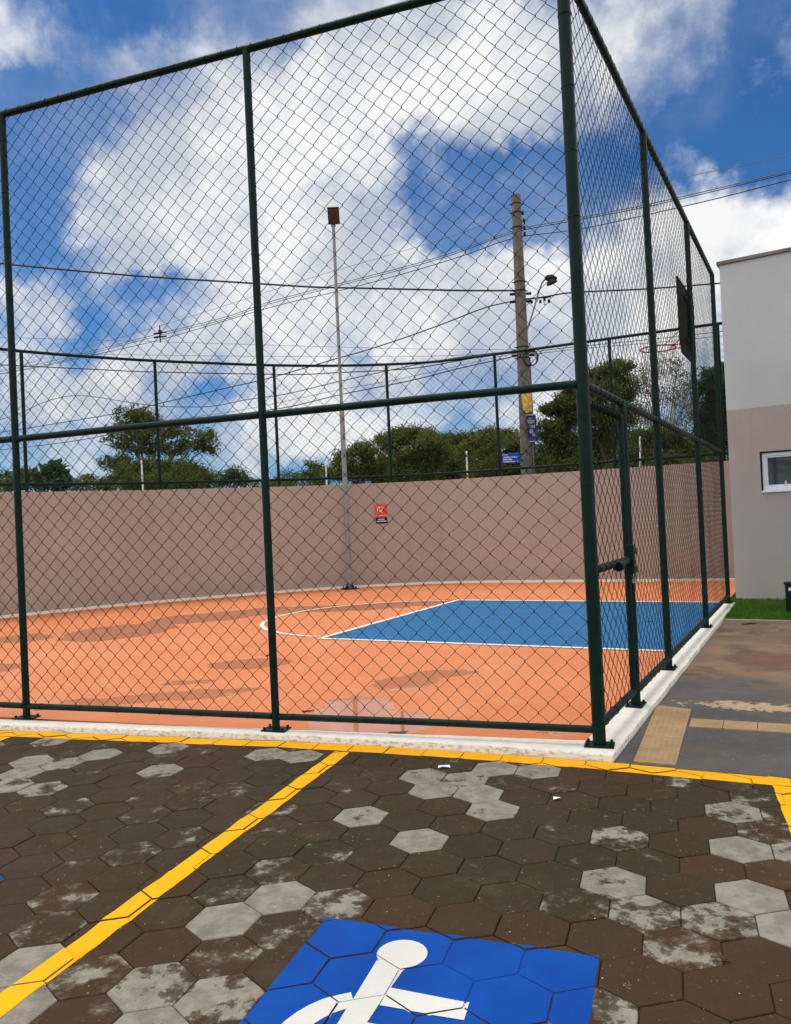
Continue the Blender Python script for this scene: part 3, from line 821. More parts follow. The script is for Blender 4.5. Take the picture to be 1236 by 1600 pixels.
# ================================================================== BUILDING
def building():
    root = empty('building', (fB.x, fB.y, 0), 0, label='two tone grey and mauve rendered building at the right edge', cat='building')
    H_, L_, Dp = 5.62, 8.0, 9.0
    bk = -fn
    def F(s_, z, d=0.): return tuple((fB + fd * s_ + bk * d)[:2]) + (z,)
    mb = MB(); S = [0, .475, 1.75, L_]; Z = [-.05, 1.79, 2.44, H_]
    for i in range(3):
        for k in range(3):
            if i == 1 and k == 1: continue
            mb.add([F(S[i], Z[k]), F(S[i + 1], Z[k]), F(S[i + 1], Z[k + 1]), F(S[i], Z[k + 1])], [(0, 1, 2, 3)])
    rc = .11
    a, b, c, d = S[1], S[2], Z[1], Z[2]
    mb.add([F(a, c), F(b, c), F(b, d), F(a, d), F(a, c, rc), F(b, c, rc), F(b, d, rc), F(a, d, rc)],
           [(0, 4, 5, 1), (1, 5, 6, 2), (2, 6, 7, 3), (3, 7, 4, 0), (4, 7, 6, 5)])
    mb.add([F(0, -.05), F(0, H_), F(0, H_, Dp), F(0, -.05, Dp)], [(0, 1, 2, 3)])
    mb.add([F(L_, -.05), F(L_, -.05, Dp), F(L_, H_, Dp), F(L_, H_)], [(0, 1, 2, 3)])
    mb.add([F(0, -.05, Dp), F(0, H_, Dp), F(L_, H_, Dp), F(L_, -.05, Dp)], [(0, 1, 2, 3)])
    mb.add([F(0, H_), F(L_, H_), F(L_, H_, Dp), F(0, H_, Dp)], [(0, 1, 2, 3)])
    mb.build('wall', M_facade, root)
    cp = MB(); th = .06
    pts = [F(-.04, 0, -.04), F(L_ + .04, 0, -.04), F(L_ + .04, 0, Dp + .04), F(-.04, 0, Dp + .04)]
    cp.prism([p[:2] for p in pts], H_ + .002, H_ + th)
    cp.build('roof_coping', simple('grey_metal_coping', (.12, .115, .11), (.18, .17, .16), 4, .5), root, bevel=.006)
    # plinth line
    pl = MB(); pts = [F(0, 0, -.018), F(L_, 0, -.018), F(L_, 0, -.001), F(0, 0, -.001)]
    pl.prism([p[:2] for p in pts], -.02, .045)
    pl.build('plinth', simple('pale_plinth', (.34, .32, .29), (.42, .40, .36), 6, .85, .4), root)
    # window
    wf = MB(); fw_ = .05
    def bar(s0, s1, za, zb, d0, d1):
        q = [F(s0, 0, d0), F(s1, 0, d0), F(s1, 0, d1), F(s0, 0, d1)]; wf.prism([p[:2] for p in q], za, zb)
    g = .004
    ds = MB()
    for s0, s1, za, zb in ((a + .001, a + .024, c + .02, d - .001), (b - .024, b - .001, c + .02, d - .001), (a + .024, b - .024, d - .024, d - .001)):
        q = [F(s0, 0, .004), F(s1, 0, .004), F(s1, 0, .1), F(s0, 0, .1)]; ds.prism([p[:2] for p in q], za, zb)
    a += .022; b -= .022; d -= .022
    bar(a + g, b - g, c + .02, c + .02 + fw_, .03, .085); bar(a + g, b - g, d - fw_ - g, d - g, .03, .085)
    bar(a + g, a + g + fw_, c + .02 + fw_, d - fw_ - g, .032, .083); bar(b - g - fw_, b - g, c + .02 + fw_, d - fw_ - g, .032, .083)
    bar((a + b) / 2 - .03, (a + b) / 2 + .03, c + .02 + fw_, d - fw_ - g, .034, .08)
    i_ = .028   # inner sash
    for s0, s1 in ((a + g + fw_, (a + b) / 2 - .03), ((a + b) / 2 + .03, b - g - fw_)):
        bar(s0 + .001, s1 - .001, c + .02 + fw_ + .001, c + .02 + fw_ + i_, .045, .078); bar(s0 + .001, s1 - .001, d - fw_ - g - i_, d - fw_ - g - .001, .045, .078)
        bar(s0 + .001, s0 + i_, c + .02 + fw_ + i_, d - fw_ - g - i_, .046, .077); bar(s1 - i_, s1 - .001, c + .02 + fw_ + i_, d - fw_ - g - i_, .046, .077)
    w = wf.build('window', M_alu, root, bevel=.003)
    ds.build('dark_surround', M_darkmetal, w)
    gl = MB(); gl.add([F(a + .05, c + .06, .066), F(b - .05, c + .06, .066), F(b - .05, d - .04, .066), F(a + .05, d - .04, .066)], [(0, 1, 2, 3)])
    gl.build('glass_pane', M_glass, w)
    sl = MB(); q = [F(a - .03, 0, -.03), F(b + .03, 0, -.03), F(b + .03, 0, .028), F(a - .03, 0, .028)]
    # sill lip in front of the opening and its tongue inside
    sl.prism([p[:2] for p in [F(a - .02, 0, -.03), F(b + .02, 0, -.03), F(b + .02, 0, -.001), F(a - .02, 0, -.001)]], c - .022, c + .004)
    sl.prism([p[:2] for p in [F(a + .003, 0, -.001), F(b - .003, 0, -.001), F(b - .003, 0, .1), F(a + .003, 0, .1)]], c + .001, c + .018)
    sl.build('sill', M_alu, w)
    lt = MB(); q = [F(a + .33, 0, .03), F(a + .35, 0, .03), F(a + .35, 0, .06), F(a + .33, 0, .06)]
    lt.prism([p[:2] for p in q], c + .095, c + .15); lt.build('latch', M_white, w)
building()
# low green post in the grass
gpst = z0(gp(1233, 957, 0)) + fd * .05
root = empty('green_post', gpst, math.atan2(fd.y, fd.x), label='short dark green box post in the grass at the right edge', cat='post')
mb = MB(); mb.box(gpst + Vector((0, 0, .21)), (.16, .16, .40), math.atan2(fd.y, fd.x)); mb.build('body', M_green, root, bevel=.012)
mb = MB(); mb.box(gpst + Vector((0, 0, .425)), (.185, .185, .03), math.atan2(fd.y, fd.x)); mb.build('cap', M_green, root, bevel=.006)
mb = MB(); mb.box(gpst + fn * .083 + Vector((0, 0, .345)), (.07, .008, .045), math.atan2(fd.y, fd.x)); mb.build('tag_plate', M_white, root)

# ================================================================== FENCES
def chain(A, B, za, zb, p=.1365, r=.0026, sides=4, seed=0., amp=.015, coil=.0065, off=0.):
    """chain link between two uprights: zig-zag wires hooked into their neighbours"""
    mb = MB(); A = Vector(A); B = Vector(B); d = (B - A); Ln = d.length; d.normalize(); s_ = Vector((-d.y, d.x, 0)); h = p / 2
    nk = int(Ln / h); nj = int(round((zb - za) / h)); hz_ = (zb - za) / nj; hx = Ln / nk
    def disp(x, z):
        q = Vector((x * 1.7 + seed, z * 1.7, seed * 3.1)); q2 = Vector((x * 9 + seed, z * 9, seed))
        e = min(1., x / .15, (Ln - x) / .15); e2 = min(1., (z - za) / .1, (zb - z) / .1); k = max(0, min(e, e2))
        return (mn.noise(q) * amp + mn.noise(q2) * amp * .45) * k, (mn.noise(q + Vector((9, 3, 1))) * amp + mn.noise(q2 + Vector((2, 7, 1))) * amp * .45) * k, mn.noise(q + Vector((1, 9, 5))) * amp * .7 * k
    for k in range(nk):
        pts = []
        for j in range(nj + 1):
            right = (j + k) % 2; x = (k + right) * hx; z = za + j * hz_
            dx, dz, dy = disp(x, z)
            # flattened spiral: runs up-right lie in front, runs up-left lie behind, turning over at each bend
            x += (.35 if right else -.35) * r * 2; up_r = not right          # the run that leaves this bend
            e1 = 0 if j == 0 else .085; e2 = 0 if j == nj else .085; sg = -1 if right else 1
            for tz, yy, ee in (((-e1), (-coil if up_r else coil), e1), ((e2), (coil if up_r else -coil), e2)):
                pts.append(A + d * (x + dx + sg * abs(tz) * h * .62) + s_ * (dy + off - yy) + Vector((0, 0, z + dz + tz * h)))
        b = len(mb.v); n = sides
        for i, q in enumerate(pts):
            for m_ in range(n):
                an = 2 * math.pi * m_ / n + .785
                mb.v.append(tuple(q + d * (math.cos(an) * r * 1.25) + s_ * (math.sin(an) * r) ))
        for i in range(len(pts) - 1):
            for m_ in range(n):
                m2 = (m_ + 1) % n; mb.f.append((b + i * n + m_, b + i * n + m2, b + (i + 1) * n + m2, b + (i + 1) * n + m_)); mb.m.append(0)
    return mb
FT, FM, FB = 5.245, 2.443, .155      # rail heights
RR = .028
rngf = random.Random(3)
def post(root, p, r, top, ang_, plate=True, ties=True, tap=True):
    mb = MB(); mb.tube([(p.x, p.y, KZ), (p.x, p.y, top * .5), (p.x, p.y, top)], r, 18)
    mb.tube([(p.x, p.y, top), (p.x, p.y, top + .012)], [r * 1.02, r * .8], 18)
    if ties:
        z = .4 + rngf.random() * .1
        while z < top - .1:
            mb.ring((p.x, p.y, z), (0, .02, 1), r + .002, .0022, 16, 5); z += .42 + rngf.random() * .06
    po = mb.build('post', M_green, root, smooth=True)
    if plate:
        mb = MB(); mb.box((p.x, p.y, KZ + .007), (.19, .13, .010), ang_)
        for sx in (-1, 1):
            for sy in (-1, 1):
                q = p + Matrix.Rotation(ang_, 3, 'Z') @ Vector((sx * .075, sy * .045, 0))
                mb.tube([(q.x, q.y, KZ + .011), (q.x, q.y, KZ + .030)], .010, 6)
        mb.build('base_plate', M_green, po)
    return po
def rail(root, a, b, z, r=RR, name='rail', sp=.142, zz=None):
    mb = MB(); a = Vector(a); b = Vector(b); z2 = z if zz is None else zz; n = max(2, int((b - a).length / .8))
    mb.tube([(*a.lerp(b, i / n).xy, z + (z2 - z) * i / n + .003 * math.sin(i * 2.1)) for i in range(n + 1)], r, 14)
    d = (b - a); L_ = d.length; d.normalize(); x = sp * .5
    while x < L_:
        q = a + d * x; mb.ring((q.x, q.y, z + (z2 - z) * x / L_), d + Vector((0, 0, .25)), r + .0018, .0021, 10, 4); x += sp * (1 + .1 * (rngf.random() - .5))
    return mb.build(name, M_green, root, smooth=True)
# --- front fence
SP = (P0 - C).length / 2
fr = empty('chain_link_fence', (C.x, C.y, 0), 0, label='nearest tall green chain link fence facing the parking lot', cat='fence', group='green chain link fences around the court')
an = math.atan2(uL.y, uL.x)
posts = [C + uL * SP * k for k in range(0, 5)]
for k, p in enumerate(posts): post(fr, p, .043 if k == 0 else .0295, FT + (.03 if k == 0 else 0.), an, True)
for a, b in zip(posts[:-1], posts[1:]):
    d0 = (b - a).normalized(); a_ = a + d0 * .03; b_ = b - d0 * .03
    rail(fr, a_, b_, FB, .025, sp=.4); rail(fr, a_, b_, FM, .028, sp=.284)
for k in range(4):
    a, b = posts[k], posts[k + 1]
    rail(fr, a, b, FT, .030, sp=.142)
    ch = chain(a + uL * .045, b - uL * .03, FB + .028, FM - .02, seed=k * 3.3 + 1, off=.0)
    ch.build('wire_mesh', M_wire, fr)
    ch = chain(a + uL * .045, b - uL * .03, FM + .02, FT - .02, seed=k * 5.3 + 2, off=.0)
    ch.build('wire_mesh', M_wire, fr)
# --- side fence with the gate
sd_ = empty('chain_link_fence', (*(C + v * .3).xy, 0), 0, label='tall green chain link fence receding along the right side with the gate', cat='fence', group='green chain link fences around the court')
an2 = math.atan2(v.y, v.x)
sp_pos = [z0(gp(1046, 1045, KZ)), z0(gp(1104, 980, KZ)), z0(gp(1138, 942, KZ))]
sl_ = [(q - C).dot(v) for q in sp_pos]
sp_pos = [C + v * t for t in sl_]
gpost = C + v * ((z0(gp(993, 1102, KZ)) - C).dot(v))
post(sd_, gpost, .038, FM - .03, an2)
for p in sp_pos: post(sd_, p, .034, FT, an2)
chainpts = [C] + sp_pos
for k, (a, b) in enumerate(zip(chainpts[:-1], chainpts[1:])):
    a_ = a + v * (.048 if k == 0 else .036); b_ = b - v * .036
    rail(sd_, a_, b_, FT, .030); rail(sd_, a_, b_, FM, .030)
    rail(sd_, gpost + v * .042 if k == 0 else a_, b_, FB, .028, sp=.2)
    chain(a_, b_, FM + .02, FT - .02, seed=20 + k * 4.1).build('wire_mesh', M_wire, sd_)
    chain(gpost + v * .045 if k == 0 else a_, b_, FB + .02, FM - .02, seed=30 + k * 4.1).build('wire_mesh', M_wire, sd_)
# gate leaf
ga, gb = C + v * .095, gpost - v * .065
zt, zb_, zm = FM - .115, FB + .02, 1.20
mb = MB(); r_ = .024
mb.tube([(*ga.xy, zb_), (*ga.xy, zt)], r_, 12); mb.tube([(*gb.xy, zb_), (*gb.xy, zt)], r_, 12)
mb.tube([(*ga.xy, zt), (*gb.xy, zt)], r_, 12); mb.tube([(*ga.xy, zb_), (*gb.xy, zb_)], r_ * 1.15, 12)
mb.tube([(*(ga + v * .02).xy, zm), (*(gb - v * .02).xy, zm)], .026, 12)
for z, rr_, sp2 in ((zt, r_, .07), (zm, .026, .16), (zb_, r_ * 1.15, .30)):
    x = .06
    while x < (gb - ga).length - .04:
        q = ga + v * x; mb.ring((*q.xy, z), v + Vector((0, 0, .2)), rr_ + .003, .0045 if z == zt else .0025, 10, 4); x += sp2
gate = mb.build('gate', M_green, sd_, smooth=True)
mb = chain(ga + v * .024, gb - v * .024, zb_ + .02, zm - .01, seed=51); mb.build('gate_mesh', M_wire, gate)
mb = chain(ga + v * .024, gb - v * .024, zm + .01, zt - .01, seed=53); mb.build('gate_mesh', M_wire, gate)
mb = MB(); lc = gb - v * .085; outw = -nL
mb.box(lc + outw * .045 + Vector((0, 0, zm + .0)), (.065, .06, .25), an2)
mb.box(lc + outw * .060 + v * .07 + Vector((0, 0, zm + .07)), (.11, .02, .05), an2)
mb.box(lc + outw * .060 + v * .07 + Vector((0, 0, zm - .07)), (.11, .02, .05), an2)
mb.tube([(*(lc + outw * .03 - v * .36).xy, zm - .02), (*(lc + outw * .03).xy, zm + .015)], .030, 12)
mb.tube([(*(lc + outw * .03 - v * .36).xy, zm - .02), (*(lc + outw * .03 - v * .24).xy, zm - .008)], .037, 12)
mb.box(lc + outw * .05 - v * .05 + Vector((0, 0, zm - .12)), (.09, .03, .03), an2)
mb.build('latch', M_green, gate, bevel=.004)
mb = MB(); q = lc + outw * .07 - v * .03
mb.box(q + Vector((0, 0, zm - .145)), (.045, .02, .04), an2); mb.ring(q + Vector((0, 0, zm - .115)), nL, .014, .003, 12, 5)
mb.build('padlock', simple('steel_padlock', (.35, .33, .28), (.45, .42, .36), 5, .35, 0, 60, .8), gate)
for z in (.6, 1.9):
    mb = MB(); mb.box(C + v * .07 + Vector((0, 0, z)), (.05, .03, .09), an2); mb.build('hinge', M_green, gate, bevel=.004)
# --- far fence standing on the wall
WT2 = offset_line(WL, .075)
ff = empty('chain_link_fence', (0, 18.9, WTOP), 0, label='green chain link fence standing on top of the mauve wall', cat='fence', group='green chain link fences around the court')
FFT, FFB = 5.37, 2.66
# resample wall line by arc length
cum = [0.]
for a, b in zip(WT2[:-1], WT2[1:]): cum.append(cum[-1] + (b - a).length)
def wp(s_):
    s_ = max(0, min(cum[-1] - 1e-6, s_))
    for i in range(len(cum) - 1):
        if cum[i + 1] >= s_: return WT2[i].lerp(WT2[i + 1], (s_ - cum[i]) / (cum[i + 1] - cum[i]))
def s_at_px(px):   # arc position seen at photo column px near the wall top
    best = None
    for k in range(1200):
        s_ = cum[-1] * k / 1199; p = wp(s_); r = ray(px, 760)
        e = abs(r.x * p.y / r.y - p.x)
        if p.y > 14 and (best is None or e < best[0]): best = (e, s_)
    return best[1]
sA = [s_at_px(x) for x in (42, 250, 436, 612, 782, 962, 1133)]
sA = [sA[0] - 5.2, sA[0] - 2.6] + sA + [min(cum[-1] - .1, sA[-1] + 2.5)]
for s_ in sA:
    p = wp(s_); mb = MB(); mb.tube([(*p.xy, WTOP), (*p.xy, FFT)], .036, 12); po = mb.build('post', M_green, ff, smooth=True)
for a, b in zip(sA[:-1], sA[1:]):
    n_ = 6; pl = [wp(a + (b - a) * i / n_) for i in range(n_ + 1)]
    for z in (FFT, FFB):
        mb = MB(); mb.tube([(*p.xy, z) for p in pl], .032, 10); mb.build('rail', M_green, ff, smooth=True)
    mb = MB()
    for i in range(n_ // 3):
        q = chain(pl[i * 3], pl[i * 3 + 3], FFB + .02, FFT - .02, seed=70 + a, r=.0021, sides=3)
        mb.add(q.v, q.f)
    mb.build('wire_mesh', M_wire, ff)

# ================================================================== COURT FURNITURE
# light pole with floodlight
lp = z0(at(546.5, 917, 18.55)); Yl = lp.y
topz = at(525, 352, Yl).z
root = empty('light_pole', (lp.x, lp.y, CZ), 0, label='slim grey court light pole in front of the far wall', cat='light pole')
lean = Vector((.0, 0, 0))
mb = MB(); zj = at(537, 640, Yl).z
mb.tube([(*lp.xy, CZ + .01), (*lp.xy, zj)], .058, 14); mb.tube([(*lp.xy, zj - .02), (*lp.xy, zj + .06)], [.062, .042], 14)
mb.tube([(*lp.xy, zj + .05), (*lp.xy, topz)], .038, 14)
mb.ring((*lp.xy, CZ + 2.0), (0, 0, 1), .06, .006, 14, 5)
mb.ring((*lp.xy, zj + 2.4), (0, 0, 1), .040, .006, 14, 5)
mb.build('pole', M_galv, root, smooth=True)
mb = MB(); mb.box((lp.x, lp.y, CZ + .012), (.34, .34, .02), .3)
for k in range(4):
    a = .3 + k * math.pi / 2 + .785; q = lp + Vector((math.cos(a), math.sin(a), 0)) * .17
    mb.tube([(*q.xy, CZ + .02), (*q.xy, CZ + .07)], .016, 6)
    g0 = lp + Vector((math.cos(a), math.sin(a), 0)) * .12
    mb.add([(*(lp + (g0 - lp) * .45).xy, CZ + .02), (*g0.xy, CZ + .02), (*(lp + (g0 - lp) * .45).xy, CZ + .2)], [(0, 1, 2)])
mb.build('base_plate', M_darkmetal, root)
fz = topz; fc = Vector((lp.x + .02, lp.y - .08, fz + .20))
Rx = Matrix.Rotation(R(30), 3, 'X')      # face leaning towards the court
fl_mb = MB(); fl_mb.box(fc, (.27, .06, .38), rot=Rx)
for i in range(7):
    fl_mb.box(fc + Rx @ Vector((-.105 + i * .035, .045, 0)), (.006, .04, .32), rot=Rx)
flo = fl_mb.build('floodlight', M_darkmetal, root, bevel=.004)
mb = MB(); mb.box(fc + Rx @ Vector((0, -.032, .0)), (.225, .005, .31), rot=Rx)
mb.build('lens', simple('brown_glass_lens', (.080, .038, .030), (.11, .055, .042), 6, .35, 0, 60, 0, .2), flo)
mb = MB(); mb.box((lp.x, lp.y, fz + .02), (.10, .05, .10)); mb.box(fc + Rx @ Vector((0, .045, -.12)), (.05, .03, .14), rot=Rx); mb.build('bracket', M_darkmetal, root, bevel=.003)

# basketball board with hoop
bo = .11; b0 = C + v * 5.2 * 1.02 + nL * bo; b1 = C + v * 6.72 + nL * bo
BZ0, BZ1 = 3.57, 4.52
root = empty('basketball_hoop', (*((b0 + b1) / 2).xy, BZ0), 0, label='dark slatted basketball backboard with red rim on the side fence', cat='basketball hoop')
mb = MB(); nb = 9; Lb = (b1 - b0).length; H0 = .18
mb_b = MB()
for i in range(nb):
    s0 = Lb * i / nb + .003; s1 = Lb * (i + 1) / nb - .003
    def cutz(s_): return BZ0 + max(0, .16 - s_) if s_ < .16 else BZ0 + max(0, s_ - (Lb - .16))
    q0 = b0 + v * s0; q1 = b0 + v * s1
    A_ = [(*q0.xy, cutz(s0)), (*q1.xy, cutz(s1)), (*q1.xy, BZ1), (*q0.xy, BZ1)]
    B_ = [(*(Vector(p) + nL * .022).xy, p[2]) for p in A_]
    mb_b.add(A_ + B_, [(0, 1, 2, 3), (7, 6, 5, 4), (0, 4, 5, 1), (1, 5, 6, 2), (2, 6, 7, 3), (3, 7, 4, 0)])
mb_b.build('backboard', simple('weathered_dark_wood', (.016, .016, .014), (.040, .037, .031), 6, .85, .4, 30, 0, .1), root)
mb = MB()
for z in (BZ0 + .22, BZ1 - .18):
    mb.box((*((b0 + b1) / 2 - nL * .022).xy, z), (Lb * .42, .035, .06), an2)
mb.box((*((b0 + b1) / 2 - nL * .022).xy, (BZ0 + BZ1) / 2), (.06, .034, BZ1 - BZ0 - .47), an2)
mb.build('support_frame', M_darkmetal, root)
rc_ = (b0 + b1) / 2 + nL * (.022 + .15 + .23); RZ = 3.77
mb = MB(); mb.ring((*rc_.xy, RZ), (0, 0, 1), .23, .010, 36, 8)
for sgn in (-1, 1):
    e = (b0 + b1) / 2 + v * sgn * .09 + nL * .022
    mb.tube([(*(rc_ + v * sgn * .17 - nL * .155).xy, RZ), (*e.xy, RZ)], .008, 6)
    mb.tube([(*(rc_ + v * sgn * .20 - nL * .11).xy, RZ - .005), (*(e + v * sgn * .06).xy, RZ + .22)], .006, 6)
mb.box((*((b0 + b1) / 2 + nL * .030).xy, RZ - .02), (.22, .012, .16), an2)
rim = mb.build('rim', M_red, root, smooth=True)
# what is left of the net
mb = MB(); nst = 12
for k in range(nst):
    for sg in (-1, 1):
        pts = []
        for j in range(7):
            a = 2 * math.pi * (k + sg * j * .5) / nst; rr_ = .228 - .09 * min(1, j / 4)
            pts.append((rc_.x + rr_ * math.cos(a), rc_.y + rr_ * math.sin(a), RZ - .01 - j * .07))
        mb.tube(pts, .0028, 4)
mb.build('net', simple('white_cord', (.55, .55, .52), (.7, .7, .67), 6, .8, 0), rim)

# red hydrant sign on the wall
def wall_y(px, py):
    best = None
    for k in range(3000):
        s_ = cum[-1] * k / 2999; i = 0
        p = WLp(s_); r = ray(px, py); e = abs(r.x * p.y / r.y - p.x)
        if p.y > 14 and (best is None or e < best[0]): best = (e, p, s_)
    return best[1]
cw = [0.]
for a, b in zip(WL[:-1], WL[1:]): cw.append(cw[-1] + (b - a).length)
def WLp(s_):
    s_ = max(0, min(cw[-1] - 1e-6, s_))
    for i in range(len(cw) - 1):
        if cw[i + 1] >= s_: return WL[i].lerp(WL[i + 1], (s_ - cw[i]) / (cw[i + 1] - cw[i]))
sp = wall_y(595, 800); sp2 = wall_y(620, 800); sdv = (sp2 - sp).normalized(); sno = Vector((sdv.y, -sdv.x, 0))
if sno.y > 0: sno = -sno
za_ = at(595, 818, sp.y).z; zb2 = at(595, 788, sp.y).z; zsplit = at(595, 808.5, sp.y).z
sa = math.atan2(sdv.y, sdv.x); sw = .285
root = empty('wall_sign', (*sp.xy, za_), 0, label='small red and black safety sign fixed to the mauve wall', cat='sign')
mb = MB(); mb.box((*(sp + sno * .008).xy, (zsplit + zb2) / 2), (sw, .010, zb2 - zsplit), sa); mb.build('red_plate', simple('red_sign', (.60, .05, .03), (.68, .07, .045), 5, .5, 0), root)
mb = MB(); mb.box((*(sp + sno * .008 + sdv * .01).xy, (zsplit + za_) / 2 - .002), (sw * .96, .009, zsplit - za_ - .006), sa); mb.build('black_plate', M_darkmetal, root)
M_signw = simple('sign_white', (.75, .72, .68), (.8, .78, .74), 5, .5, 0)
mb = MB(); cz = (zsplit + zb2) / 2 + .02
def onp(a, b, d=.0155): q = sp + sno * d + sdv * a; return (q.x, q.y, cz + b)
def ribbon(mb, pts, w):
    for (x0, y0), (x1, y1) in zip(pts[:-1], pts[1:]):
        dx, dy = x1 - x0, y1 - y0; l = math.hypot(dx, dy) or 1; nx, ny = -dy / l * w / 2, dx / l * w / 2
        mb.add([onp(x0 + nx, y0 + ny), onp(x0 - nx, y0 - ny), onp(x1 - nx, y1 - ny), onp(x1 + nx, y1 + ny)], [(0, 1, 2, 3)])
ribbon(mb, [(.085 * math.cos(R(a)), .015 + .07 * math.sin(R(a))) for a in range(-30, 215, 12)], .012)
ribbon(mb, [(.042 * math.cos(R(a)), .018 + .038 * math.sin(R(a))) for a in range(0, 361, 20)], .012)
ribbon(mb, [(-.03, -.03), (.02, -.03), (0, -.06), (.035, -.065)], .018)
ribbon(mb, [(-.13, -.127), (.13, -.127)], .008)
mb.build('pictogram', M_signw, root)
mb = MB(); cz = (zsplit + za_) / 2
for row, (x0, x1) in ((.028, (-.07, .07)), (-.018, (-.11, .11))):
    x = x0
    while x < x1:
        w_ = .014 + .012 * rngf.random(); mb.add([onp(x, row - .012), onp(x + w_, row - .012), onp(x + w_, row + .012), onp(x, row + .012)], [(0, 1, 2, 3)]); x += w_ + .007
    mb.build('lettering', M_signw, root); mb = MB()

# ================================================================== BEYOND THE WALL
YP = 24.
pf = at(822, 745, YP); up_ = Vector((pf.x + .06, YP, 0)); ptop = at(806, 305, YP)
root = empty('utility_pole', (up_.x, up_.y, -.03), 0, label='tall tapered concrete utility pole beyond the wall', cat='utility pole')
base = Vector((up_.x, YP, -.03)); tp = Vector((ptop.x, YP, ptop.z))
mb = MB(); mb.tube([base.lerp(tp, t) for t in (0, .25, .5, .75, 1)], [.24, .215, .19, .165, .142], 20)
mb.build('pole', M_conc_pole, root, smooth=True)
def on_pole(py):
    t = (at(812, py, YP).z - base.z) / (tp.z - base.z); return base.lerp(tp, t), .24 + (.142 - .24) * t
for py in (319, 333, 356, 441, 455, 543, 560):
    mb = MB(); q, rr_ = on_pole(py); mb.tube([q - Vector((0, 0, .02)), q + Vector((0, 0, .02))], rr_ + .012, 18)
    mb.tube([q - Vector((rr_ + .07, .0, 0)), q + Vector((rr_ + .07, 0, 0))], .016, 6); mb.build('clamp_band', M_darkmetal, root, smooth=True)
for py, dx in ((333, .06), (345, .08), (356, .08), (366, .08)):
    mb = MB(); q, rr_ = on_pole(py); mb.tube([q + Vector((rr_ + dx - .02, -.02, -.05)), q + Vector((rr_ + dx - .02, -.02, .05))], [.045, .03], 10); mb.build('insulator', M_darkmetal, root, smooth=True)
for py in (460, 472, 550, 556):
    q, rr_ = on_pole(py)
    for s_ in (-1, 1): mb = MB(); mb.box(q + Vector((s_ * (rr_ + .08), -.05, 0)), (.16, .05, .07)); mb.build('cable_bracket', M_darkmetal, root)
mb = MB(); q, rr_ = on_pole(564); q = q + Vector((.18, -.22, 0))
for k in range(5): mb.ring(q + Vector((.0, .0, .01 * k)), (.15 * k - .2, 1, .1 * k - .2), .20 + .012 * k, .011, 24, 5)
mb.build('cable_coil', M_cable, root, smooth=True)
mb = MB(); q, _ = on_pole(640)
mb.tube([on_pole(y)[0] + Vector((on_pole(y)[1] + .01, -.06, 0)) for y in (560, 600, 640, 680, 745)], .018, 6)
mb.tube([on_pole(y)[0] + Vector((on_pole(y)[1] * .55, -on_pole(y)[1] * .85, 0)) for y in (600, 650, 700, 745)], .014, 6)
mb.build('conduit', M_cable, root)
# street lamp bolted to the pole
q0, rr_ = on_pole(516)
root = empty('street_lamp', q0 + Vector((rr_, -.05, 0)), 0, label='small street lamp on a curved arm of the utility pole', cat='street lamp')
armp = [at(x, y, YP - .1 - k * .12) for k, (x, y) in enumerate(((823, 518), (829, 500), (835, 480), (841, 458), (847, 442), (852, 436)))]
mb = MB(); mb.tube(armp, .026, 8); mb.build('arm', M_galv, root, smooth=True)
e = armp[-1]
mb = MB(); mb.tube([e, e + Vector((.05, -.03, .02)), e + Vector((.17, -.10, .0)), e + Vector((.30, -.18, -.05))], [.05, .09, .10, .04], 12)
mb.tube([e + Vector((.15, -.08, -.02)), e + Vector((.17, -.10, -.14)), e + Vector((.18, -.10, -.17))], [.06, .16, .17], 14)
mb.build('lamp_head', M_darkmetal, root, smooth=True)

def panel(name, px0, py0, px1, py1, Y, label, cat, m1, th=.02):
    a = at(px0, py1, Y); b = at(px1, py0, Y); w_ = abs(b.x - a.x); h_ = abs(b.z - a.z)
    cen = Vector(((a.x + b.x) / 2, Y, (a.z + b.z) / 2))
    root = empty(name, (cen.x, cen.y, cen.z - h_ / 2), 0, label=label, cat=cat)
    return root, cen, w_, h_
# blue street name plate
root, cen, w_, h_ = panel('street_sign', 785, 707, 812, 724, YP - .35, 'small blue street name plate at the foot of the utility pole', 'sign', None)
mb = MB(); mb.box(cen, (w_, .015, h_)); mb.build('plate', simple('blue_sign', (.008, .06, .50), (.012, .08, .58), 5, .45, 0), root, bevel=.004)
mb = MB()
for row, (a0, a1) in zip((.32, .08, -.14, -.36), ((-.45, -.15), (-.40, .38), (-.42, .05), (-.42, .40))):
    x = a0 * w_
    while x < a1 * w_:
        ww = .018 + .02 * rngf.random(); mb.box((cen.x + x, cen.y - .010, cen.z + row * h_), (ww, .003, h_ * (.11 if row != -.14 else .15))); x += ww + .012
    mb.build('lettering', M_signw, root); mb = MB()
for zz in (-.08, .1): mb = MB(); mb.box(cen + Vector((w_ / 2 + .04, .03, zz)), (.12, .03, .04)); mb.build('bracket', M_darkmetal, root)
